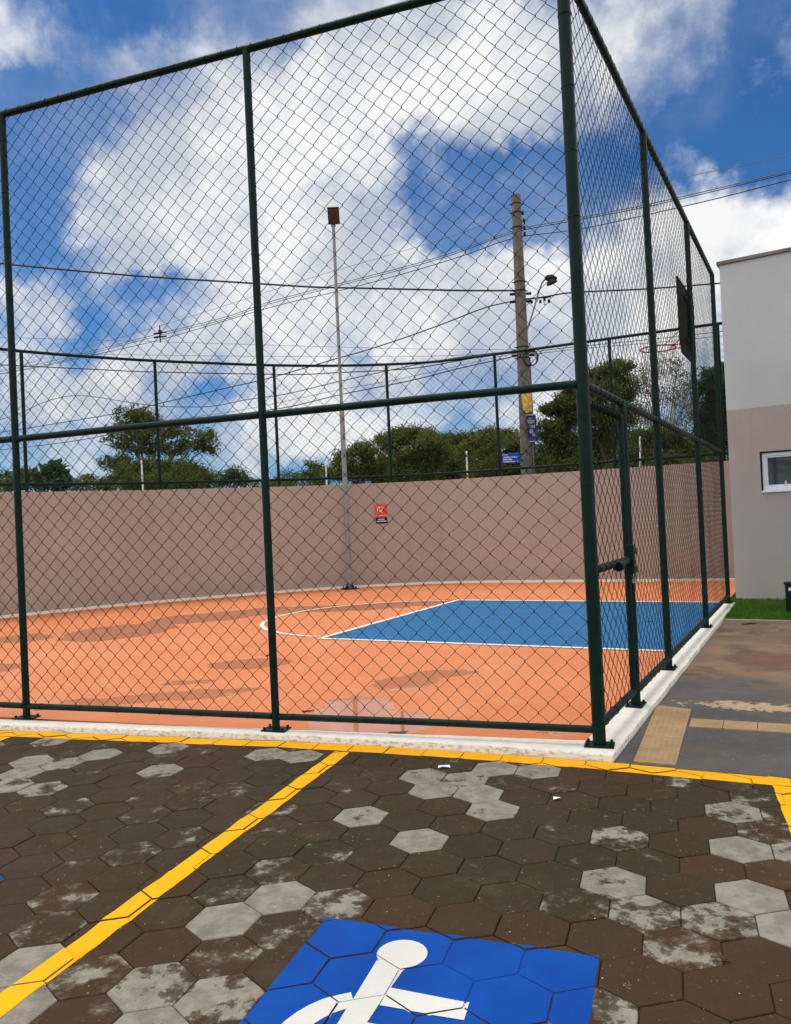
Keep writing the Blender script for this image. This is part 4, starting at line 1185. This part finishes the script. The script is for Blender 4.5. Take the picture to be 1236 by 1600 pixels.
# dark blue banner
root, cen, w_, h_ = panel('banner', 824, 648, 837, 690, YP - .32, 'narrow dark blue vertical banner hanging on the utility pole', 'banner', None)
mb = MB(); nn = 8; vs = []; fs = []
for i in range(nn + 1):
    for k in range(5):
        x = (k / 4 - .5) * w_ + .06 * (i / nn) ** 2; z = (.5 - i / nn) * h_; y = .03 * math.sin(i * 1.1 + k * .8)
        vs.append((cen.x + x, cen.y + y, cen.z + z))
for i in range(nn):
    for k in range(4): a = i * 5 + k; fs.append((a, a + 5, a + 6, a + 1))
n0 = len(vs); vs2 = vs + [(a, b + .006, c) for a, b, c in vs]; fs2 = fs + [tuple(n0 + q for q in reversed(f)) for f in fs]
mb.add(vs2, fs2); mb.build('cloth', simple('navy_banner', (.018, .016, .10), (.03, .026, .15), 5, .6, 0), root, smooth=True)
mb = MB()
for t, a0, a1, hh in ((.13, -.2, .2, .03), (.22, -.38, .38, .05), (.30, -.3, .3, .04), (.44, -.2, .25, .09), (.62, -.25, .1, .12), (.76, 0, .3, .08)):
    i0 = t * nn; yy = .03 * math.sin(i0 * 1.1 + 1.6) - .032
    x = a0 * w_ + .06 * t * t
    while x < a1 * w_ + .06 * t * t:
        ww = .018 + .016 * rngf.random(); mb.box((cen.x + x, cen.y + yy, cen.z + (.5 - t) * h_), (ww, .003, hh)); x += ww + .014
M_print = simple('faded_print', (.32, .33, .45), (.42, .43, .55), 5, .6, 0)
mb.build('print', M_print, root)
for bx_, bz_ in ((0, h_ / 2), (.06, -h_ / 2)): mb = MB(); mb.box((cen.x + bx_, cen.y - .01, cen.z + bz_), (w_ + .02, .03, .03)); mb.build('batten', M_print, root)
# torn yellow poster
root, cen, w_, h_ = panel('poster', 816, 614, 832, 646, YP - .3, 'torn yellow poster wrapped on the utility pole above the banner', 'poster', None)
mb = MB(); prof = [(-.5, .5), (.5, .5), (.46, -.05), (.28, -.28), (.5, -.40), (.2, -.42), (-.05, -.5), (-.35, -.42), (-.42, 0.)]
qq, rr_ = on_pole(630)
vs = [(cen.x + x * w_, cen.y - .02 + .10 * (2 * x) ** 2, cen.z + y * h_) for x, y in prof]
cvt = (cen.x, cen.y - .03, cen.z + .05)
n_ = len(vs); mb.add(vs + [cvt] + [(a, b + .008, c) for a, b, c in vs + [cvt]], [(i, (i + 1) % n_, n_) for i in range(n_)] + [(n_ + 1 + (i + 1) % n_, n_ + 1 + i, 2 * n_ + 1) for i in range(n_)])
def mat_poster():
    m = NT('yellow_poster'); c = m.mix(m.map(m.noise(9, 4, .6), .45, .6), (.55, .33, .035), (.60, .40, .10))
    return m.fin(m.mix(m.map(m.noise(14, 3, .6, off=(2, 2, 2)), .60, .64, 0, .8), c, (.6, .58, .48)), .7, .2)
mb.build('paper', mat_poster(), root)

# white stub posts beyond the wall
for px, pyt, pxb, lab in ((221, 720, 225, 'thin white post behind the wall under the spreading tree'), (509, 722, 511, 'thin white post behind the wall left of the light pole'),
                     (729, 706, 730, 'thin white post behind the wall between the far fence uprights left of the utility pole'), (1000, 683, 997, 'thin white post behind the wall seen through the side fence')):
    Y = 23. if px < 900 else 21.
    t = at(px, pyt, Y); bx = at(pxb, 770, Y).x
    root = empty('white_post', (bx, Y, -.03), 0, label=lab, cat='post', group='thin white posts beyond the wall')
    mb = MB(); mb.tube([(bx, Y, -.03), (t.x, Y, t.z)], .024, 10); mb.build('shaft', M_white, root, smooth=True)
    mb = MB(); mb.tube([(t.x, Y, t.z), (t.x, Y, t.z + .02)], [.028, .015], 10); mb.build('cap', M_white, root)

# ---- overhead cables
street = Vector((-.8, .6, 0))
def in_plane(px, py, d, org):
    r = ray(px, py)         # intersect camera ray with the vertical plane through org along d
    nrm = Vector((-d.y, d.x, 0)); t = (org - Vector((0, 0, CAMH))).dot(nrm) / r.dot(nrm)
    return Vector((0, 0, CAMH)) + r * t
orgp = Vector((up_.x, YP, 0))
def cable(pts, d, label, r=.012, m=None, dy=0., side=0.):
    nrm = Vector((-d.y, d.x, 0)).normalized()
    P = [in_plane(x, y + dy, d, orgp + nrm * side) for x, y in pts]
    Q = catmull([tuple(p) for p in P], 5)
    root = bpy.data.objects
    mb = MB(); mb.tube(Q, r, 6); o = mb.build('overhead_cable', m or M_cable, smooth=True)
    tag(o, label, 'cable', 'overhead cables on the utility pole'); return o
hv1 = [(-60, 592), (60, 569), (130, 552), (250, 521), (350, 496), (420, 472), (530, 443), (620, 420), (700, 397), (804, 360), (890, 343), (1000, 322), (1110, 297), (1236, 267), (1420, 226)]
cable(hv1, street, 'upper of the two close parallel power lines crossing high behind both fences', .013, M_thincable)
cable(hv1, street, 'lower of the two close parallel power lines crossing high behind both fences', .011, M_cable, dy=3.2)
hv2 = [(-60, 595), (60, 574), (130, 558), (250, 531), (420, 481), (528, 455), (640, 425), (725, 399), (804, 372), (900, 359), (1000, 338), (1125, 309), (1236, 281), (1420, 240)]
cable(hv2, street, 'power line running just below the close parallel pair', .013)
hv3 = [(-60, 596), (100, 552), (230, 515), (350, 478), (480, 436), (620, 395), (700, 371), (804, 335), (900, 317), (1060, 279), (1236, 243), (1420, 205)]
cable(hv3, street, 'faint topmost power line reaching the pole head', .007, M_thincable)
X_ = Vector((-1, 0, 0))
cable([(-70, 402), (15, 413), (200, 430), (385, 442), (480, 448), (530, 449.5), (640, 452), (730, 454), (806, 454)], X_, 'thick black cable crossing level from the left edge to the pole', .028)
cable([(815, 468), (850, 464), (895, 457), (1000, 452), (1120, 443), (1240, 432)], X_, 'black cable from the lamp bracket to the right behind the backboard', .024)
cable([(806, 470), (760, 480), (700, 503), (640, 525), (570, 548), (530, 559), (500, 568), (420, 591), (364, 604), (255, 629), (182, 646), (36, 670), (-60, 684)], street, 'black cable sloping from below the lamp down to the left above the spreading tree', .020)
cable([(806, 548), (760, 553), (700, 561), (640, 572), (530, 596), (450, 615), (382, 625), (328, 635), (255, 635), (204, 629), (124, 618), (73, 627), (20, 650), (-50, 668)], street, 'wavy low cable that rises in a hump above the left bushes', .016)
cable([(808, 556), (720, 575), (640, 595), (530, 617), (450, 636), (364, 648), (280, 660), (204, 673), (110, 690), (0, 703), (-60, 708)], street, 'lowest black cable sloping left through the crown of the spreading tree', .018)
cable([(-60, 566), (0, 570), (146, 577), (233, 581), (450, 585), (530, 582), (640, 576), (720, 563), (806, 547)], X_, 'sagging cable just under the far fence top rail', .016)
cable([(-60, 524), (0, 527), (250, 534), (450, 540), (640, 545), (810, 546)], X_, 'faint level line above the far fence top rail', .006, M_thincable)
cable([(-60, 549), (100, 552), (250, 555), (450, 557), (640, 557), (810, 552)], X_, 'faint level line touching the far fence top rail', .006, M_thincable)
cable([(806, 552), (740, 566), (680, 580), (600, 597), (530, 609), (450, 626), (380, 640), (300, 652), (200, 664), (60, 684), (-60, 700)], street, 'thin cable between the two low black cables left of the pole', .009, M_thincable)
cable([(815, 552), (870, 545), (928, 539), (1038, 528), (1127, 518), (1260, 504)], X_, 'upper of two thin cables to the right under the far rail', .010)
cable([(815, 556), (870, 549), (928, 543), (1038, 534), (1127, 525), (1260, 513)], X_, 'lower of two thin cables to the right under the far rail', .009, M_thincable)
# messenger drop hardware near the lamp
q = in_plane(838, 467, X_, orgp)
mb = MB()
for k, dx in enumerate((-.35, -.15, .0, .12, .25, .38)):
    mb.box((q.x + dx, q.y, q.z - .03 - .06 * (k % 2)), (.07, .05, .09))
mb.tube([(q.x - .45, q.y, q.z), (q.x + .45, q.y, q.z + .04)], .022, 6)
mb.tube([(q.x + .22, q.y, q.z), (q.x + .24, q.y, q.z - .2), (q.x + .30, q.y, q.z - .17)], .014, 6)
o = mb.build('cable_splice_box', M_darkmetal); tag(o, 'row of small dark splice clamps on the cable by the street lamp', 'cable fitting')
# spacer on the power line
q = in_plane(250, 521, street, orgp); mb = MB()
mb.tube([q + Vector((0, 0, .35)), q + Vector((0, 0, -.4))], .03, 6)
for z in (.0, -.18): mb.tube([q + Vector((-.28, 0, z)), q + Vector((.28, 0, z + .05))], .035, 6)
mb.box(q + Vector((0, 0, .05)), (.12, .12, .18))
o = mb.build('line_spacer', M_darkmetal); tag(o, 'small dark spacer hanging on the power lines at the left', 'cable fitting')

# ---- trees
def tree(name, label, Y, blobs, trunk_px, leafm, barkm=M_trunk, leaf=.13, dens=170, tr=.16, group='trees beyond the wall', bare=0., spread=.5, seed=1, stems=1):
    """blobs: (px, py, rx px, ry px); each becomes a clump of leaves around a real point"""
    rg = random.Random(seed)
    foot = at(trunk_px, 800, Y); foot = Vector((foot.x, Y, -.03))
    root = empty(name, foot, 0, label=label, cat='tree' if 'shrub' not in name else 'shrub', group=group)
    B = []
    for (px, py, rx, ry) in blobs:
        dY = (rg.random() - .5) * 2 * spread * rx * Y / FPX * 2
        c = at(px, py, Y + dY); B.append((c, rx * Y / FPX, ry * Y / FPX))
    wood = MB()
    heads = []
    zlow = min(b[0].z for b in B)
    fork = Vector((foot.x, Y, max(.5, min(zlow * .55, 2.6))))
    for s_ in range(stems):
        off = Vector(((rg.random() - .5) * .5 * (stems > 1), (rg.random() - .5) * .4 * (stems > 1), 0))
        wood.tube([foot + off * .6, foot.lerp(fork, .5) + off * .7, fork + off], [tr * 1.3, tr, tr * .8], 8)
        heads.append(fork + off)
    for bi, (c, rx, ry) in enumerate(B):
        h = heads[bi % stems]
        mid = h.lerp(c, .45) + Vector(((rg.random() - .5) * .5, (rg.random() - .5) * .5, .35 * (c - h).length * .2))
        m2 = mid.lerp(c, .55) + Vector(((rg.random() - .5) * .3, (rg.random() - .5) * .3, .1))
        r0 = tr * .5
        wood.tube([h, mid, m2, c], [r0, r0 * .7, r0 * .45, r0 * .22], 6)
        for _ in range(6 if not bare else 16):
            a = m2.lerp(c, rg.random()); dr = Vector((rg.gauss(0, 1) * rx, rg.gauss(0, 1) * rx, abs(rg.gauss(0, 1)) * ry)) * .55
            e2 = a + dr * .6 + Vector((0, 0, .12)); wood.tube([a, a + dr * .35 + Vector((0, 0, .05)), e2], [r0 * .22, r0 * .14, .006], 4, cap=False)
            if bare:
                for _k in range(3):
                    f = a.lerp(e2, .4 + .5 * rg.random()); g2 = f + Vector((rg.gauss(0, .22), rg.gauss(0, .22), abs(rg.gauss(.25, .15)))); wood.tube([f, g2], [r0 * .10, .005], 4, cap=False)
    wood.build('trunk', barkm, root, smooth=True)
    lv = MB()
    for (c, rx, ry) in B:
        vol = rx * rx * ry; ncl = max(6, int((26 if dens > 180 else 17) * (rx * ry) ** .5 * 1.2 + 7))
        for _ in range(ncl):
            # sub clump centres spread through the blob, more towards its skin
            while True:
                d = Vector((rg.uniform(-1, 1), rg.uniform(-1, 1), rg.uniform(-1, 1)))
                if .1 < d.length < 1: break
            d = d.normalized() * (d.length ** .6)
            cc_ = c + Vector((d.x * rx, d.y * rx, d.z * ry)); cr_ = (.22 + .22 * rg.random()) * min(1.6, (rx + ry) * .5 + .35)
            for _l in range(int(dens * cr_ * (1 - bare) / .3 * .45)):
                q_ = cc_ + Vector((rg.gauss(0, 1), rg.gauss(0, 1), rg.gauss(0, .75))) * cr_ * .55
                s2 = leaf * rg.uniform(.5, 1.15)
                nrm = Vector((rg.gauss(0, .7), rg.gauss(0, .7), rg.gauss(.5, .6))).normalized(); u_ = nrm.orthogonal().normalized()
                u_ = Matrix.Rotation(rg.random() * 6.28, 3, nrm) @ u_; w2 = nrm.cross(u_)
                lv.add([q_ - u_ * s2 * .5, q_ + w2 * s2 * .28 + nrm * s2 * .06, q_ + u_ * s2 * .5, q_ - w2 * s2 * .28 + nrm * s2 * .06], [(0, 1, 2, 3)])
    lv.build('crown', leafm, root)
    return root
# spreading tree at the left
tree('spreading_tree', 'open crowned tree with fanning limbs above the wall at the left', 40., [
    (203, 646, 24, 11), (225, 652, 22, 10), (190, 668, 22, 11), (246, 660, 20, 10), (214, 672, 28, 12), (252, 676, 26, 12), (280, 674, 18, 11), (180, 690, 18, 10),
    (205, 694, 24, 12), (315, 684, 20, 12), (327, 698, 14, 10), (296, 698, 18, 10), (172, 724, 16, 8), (268, 700, 22, 11), (236, 700, 20, 10), (192, 718, 16, 9)],
     238, M_leafmid, leaf=.16, dens=120, tr=.17, stems=4, seed=3, spread=.35)
tree('round_tree', 'dense low tree at the foot of the spreading tree', 37., [(200, 745, 34, 16), (240, 742, 34, 18), (280, 742, 36, 18), (312, 750, 26, 14), (255, 757, 60, 12)], 250, M_leafdark, leaf=.13, dens=360, seed=4)
tree('round_tree', 'small round tree just right of the spreading tree', 42., [(352, 745, 16, 12), (368, 738, 14, 9), (380, 748, 12, 10), (360, 756, 26, 8)], 362, M_leafblue, leaf=.12, dens=150, seed=5)
tree('palm_like_shrub', 'big leaved shrub with two upright tufts at the left', 30., [(78, 731, 8, 10), (91, 738, 10, 13), (84, 752, 14, 10), (60, 748, 10, 8), (96, 757, 12, 8)], 84, M_leafblue, leaf=.30, dens=60, seed=6, tr=.08)
tree('shrub', 'low dark shrub behind the leftmost stretch of the wall', 33., [(10, 748, 20, 9), (36, 742, 14, 8), (50, 752, 20, 10), (20, 758, 34, 8), (68, 759, 22, 7)], 30, M_leafdark, leaf=.14, dens=160, seed=7, tr=.08)
tree('shrub', 'low olive shrub between the tufted shrub and the spreading tree', 38., [(118, 755, 18, 7), (138, 748, 9, 7), (152, 757, 18, 8), (128, 763, 30, 5), (168, 760, 16, 8)], 140, M_leafmid, leaf=.14, dens=90, seed=8, tr=.07)
tree('shrub', 'low dark shrub left of the light pole', 40., [(462, 745, 20, 9), (485, 735, 16, 12), (500, 742, 18, 14), (440, 754, 20, 6), (475, 756, 44, 8)], 480, M_leafdark, leaf=.13, dens=150, seed=9, tr=.09)
tree('shrub', 'pale loose shrub behind the wall right of the small round tree', 44., [(408, 760, 18, 6), (392, 757, 16, 7), (425, 757, 14, 6)], 408, M_leafmid, leaf=.13, dens=90, seed=19, tr=.06)
tree('loose_tree', 'loose pale green tree just right of the light pole', 39., [(545, 718, 24, 14), (570, 705, 22, 12), (588, 722, 20, 14), (530, 738, 22, 12), (562, 740, 34, 14), (594, 745, 22, 12)], 560, M_leafmid, leaf=.14, dens=189, seed=10, tr=.11)
tree('round_tree', 'rounded dense tree whose top shows right of the light pole', 42., [(610, 690, 22, 12), (632, 682, 24, 12), (655, 683, 24, 12), (640, 700, 46, 18), (625, 722, 34, 16), (665, 722, 34, 18), (686, 700, 20, 16), (640, 742, 50, 12)], 640, M_leafmid, leaf=.14, dens=246, seed=11, tr=.18)
tree('round_tree', 'dark tree between the rounded tree and the utility pole', 46., [(690, 688, 16, 9), (708, 690, 20, 12), (722, 700, 18, 14), (705, 718, 34, 16), (725, 735, 30, 14), (695, 742, 30, 12)], 705, M_leafdark, leaf=.14, dens=246, seed=12, tr=.16)
tree('round_tree', 'broad olive green tree filling the view left of the utility pole', 37., [(752, 686, 24, 12), (778, 680, 20, 10), (800, 684, 20, 10), (745, 705, 28, 16), (780, 702, 36, 18), (810, 704, 20, 16), (765, 728, 44, 18), (805, 732, 28, 16), (740, 742, 22, 10)], 775, M_leafmid, leaf=.13, dens=272, seed=13, tr=.2)
tree('round_tree', 'tall tree with ragged left edge right of the utility pole', 33., [(878, 628, 14, 9), (893, 612, 14, 12), (860, 640, 12, 8), (886, 650, 22, 16), (905, 640, 18, 24), (858, 672, 20, 14), (880, 690, 36, 20), (850, 712, 24, 18), (890, 725, 38, 18), (848, 735, 22, 10), (870, 742, 40, 12), (915, 738, 36, 12)], 885, M_leafdark, leaf=.13, dens=320, seed=14, tr=.2)
tree('round_tree', 'tall broad olive tree seen through the side fence', 35., [(925, 590, 18, 10), (948, 580, 18, 10), (970, 578, 18, 12), (935, 612, 30, 18), (968, 610, 28, 20), (930, 645, 34, 22), (968, 650, 30, 24), (940, 685, 40, 20), (975, 700, 36, 22), (935, 718, 40, 14)], 950, M_leafmid, leaf=.12, dens=360, seed=15, tr=.24)
tree('bare_tree', 'half bare pale branched tree behind the basketball rim', 32., [(1002, 590, 16, 16), (1030, 572, 22, 14), (1058, 578, 18, 14), (1078, 600, 14, 16), (1020, 615, 24, 22), (1055, 625, 26, 22), (1010, 650, 22, 20), (1050, 665, 28, 18), (1080, 640, 12, 18)], 1040, M_leafdry, M_paletrunk, leaf=.11, dens=105, seed=16, tr=.14, bare=.5, stems=3)
tree('round_tree', 'low olive tree in front of the half bare tree', 29., [(1000, 705, 30, 16), (1035, 700, 30, 18), (1068, 702, 28, 16), (1015, 680, 20, 10), (1050, 680, 20, 10), (1090, 712, 20, 14), (985, 728, 30, 12), (1020, 728, 34, 12), (1060, 726, 34, 12), (1100, 728, 30, 14)], 1040, M_leafmid, leaf=.12, dens=306, seed=17, tr=.14)
tree('round_tree', 'dark bluish tree beside the building corner', 33., [(1112, 585, 14, 10), (1130, 578, 14, 9), (1105, 612, 20, 16), (1128, 610, 22, 18), (1108, 645, 22, 20), (1135, 650, 24, 22), (1105, 682, 24, 18), (1135, 690, 24, 18), (1160, 640, 24, 30)], 1122, M_leafblue, leaf=.12, dens=342, seed=18, tr=.18)

# ================================================================== SMALL LITTER
def scrap(name, p, pts, z, m, label, cat, curl=.006, th=.0012):
    p = Vector(p); mb = MB(); n = len(pts); vs = [(p.x + a, p.y + b, z + th + curl * abs(math.sin(i * 1.7))) for i, (a, b) in enumerate(pts)] + [(p.x, p.y, z + th)]
    vs += [(a, b, c - th) for a, b, c in vs]
    mb.add(vs, [(i, (i + 1) % n, n) for i in range(n)] + [(n + 1 + (i + 1) % n, n + 1 + i, 2 * n + 1) for i in range(n)] + [(i, n + 1 + i, n + 1 + (i + 1) % n, (i + 1) % n) for i in range(n)])
    o = mb.build(name, m); tag(o, label, cat); return o
M_paper = simple('litter_paper', (.62, .66, .72), (.75, .78, .82), 20, .7, 0)
M_dleaf = simple('dead_leaf', (.05, .03, .018), (.09, .055, .03), 20, .8, 0)
q = gp(694, 1200, 0); scrap('paper_scrap', q, [(-.04, -.008), (-.01, -.02), (.04, -.018), (.035, .01), (.0, .022), (-.035, .014)], .004, M_paper, 'crumpled pale blue paper scrap near the yellow line junction', 'litter', .012)
q = gp(870, 1249, 0); scrap('paper_scrap', q, [(-.022, -.012), (.018, -.012), (.022, .010), (-.016, .012)], .004, M_paper, 'small bluish paper scrap lying out on the dark pavers', 'litter', .008)
q = gp(620, 1147, CZ); scrap('fallen_leaf', q, [(-.09, -.012), (-.03, -.032), (.06, -.01), (.09, .016), (.02, .028), (-.05, .02)], CZ + .002, M_dleaf, 'dark dry leaf on the wet edge of the court by the kerb', 'leaf', .014)
q = gp(481, 1112, CZ); scrap('fallen_leaf', q, [(-.05, -.012), (0, -.014), (.05, .006), (.055, .016), (0, .008), (-.045, .0)], CZ + .001, M_dleaf, 'thin dark leaf on the orange court right of the middle post', 'leaf', .012)
q = gp(421, 1025, CZ); scrap('fallen_leaf', q, [(-.05, -.02), (.03, -.02), (.05, .01), (0, .03), (-.04, .02)], CZ + .001, M_dleaf, 'small dark leaf on the court behind the middle post', 'leaf', .02)
q = gp(1015, 974, 0); scrap('fallen_leaf', q, [(-.05, -.012), (0, -.014), (.05, .006), (.055, .016), (0, .008), (-.045, .0)], CZ + .001, M_dleaf, 'tiny dark leaf on the blue key by the side fence', 'leaf', .012)
q = gp(1170, 976, 0); scrap('fallen_leaf', q, [(-.11, -.012), (0, -.02), (.11, -.006), (.10, .016), (0, .014), (-.09, .01)], .006, M_dleaf, 'dark leaf on the path next to the grass edge', 'leaf', .02)
q = gp(1123, 1501, 0); mb = MB(); rr2 = random.Random(2)
for k in range(9):
    a = rr2.random() * 6.28; c0 = q + Vector((rr2.uniform(-.02, .02), rr2.uniform(-.015, .015), .004 + .003 * rr2.random())); d = Vector((math.cos(a), math.sin(a), .15 * rr2.random())) * rr2.uniform(.012, .03)
    mb.tube([c0 - d, c0 + Vector((0, 0, .004)), c0 + d], .0018, 5)
o = mb.build('dry_twigs', M_dleaf); tag(o, 'little clump of dry twigs on the pavers near the bottom right', 'twigs')

for o in bpy.data.objects:
    for k in ('_w', '_r'):
        if k in o: del o[k]
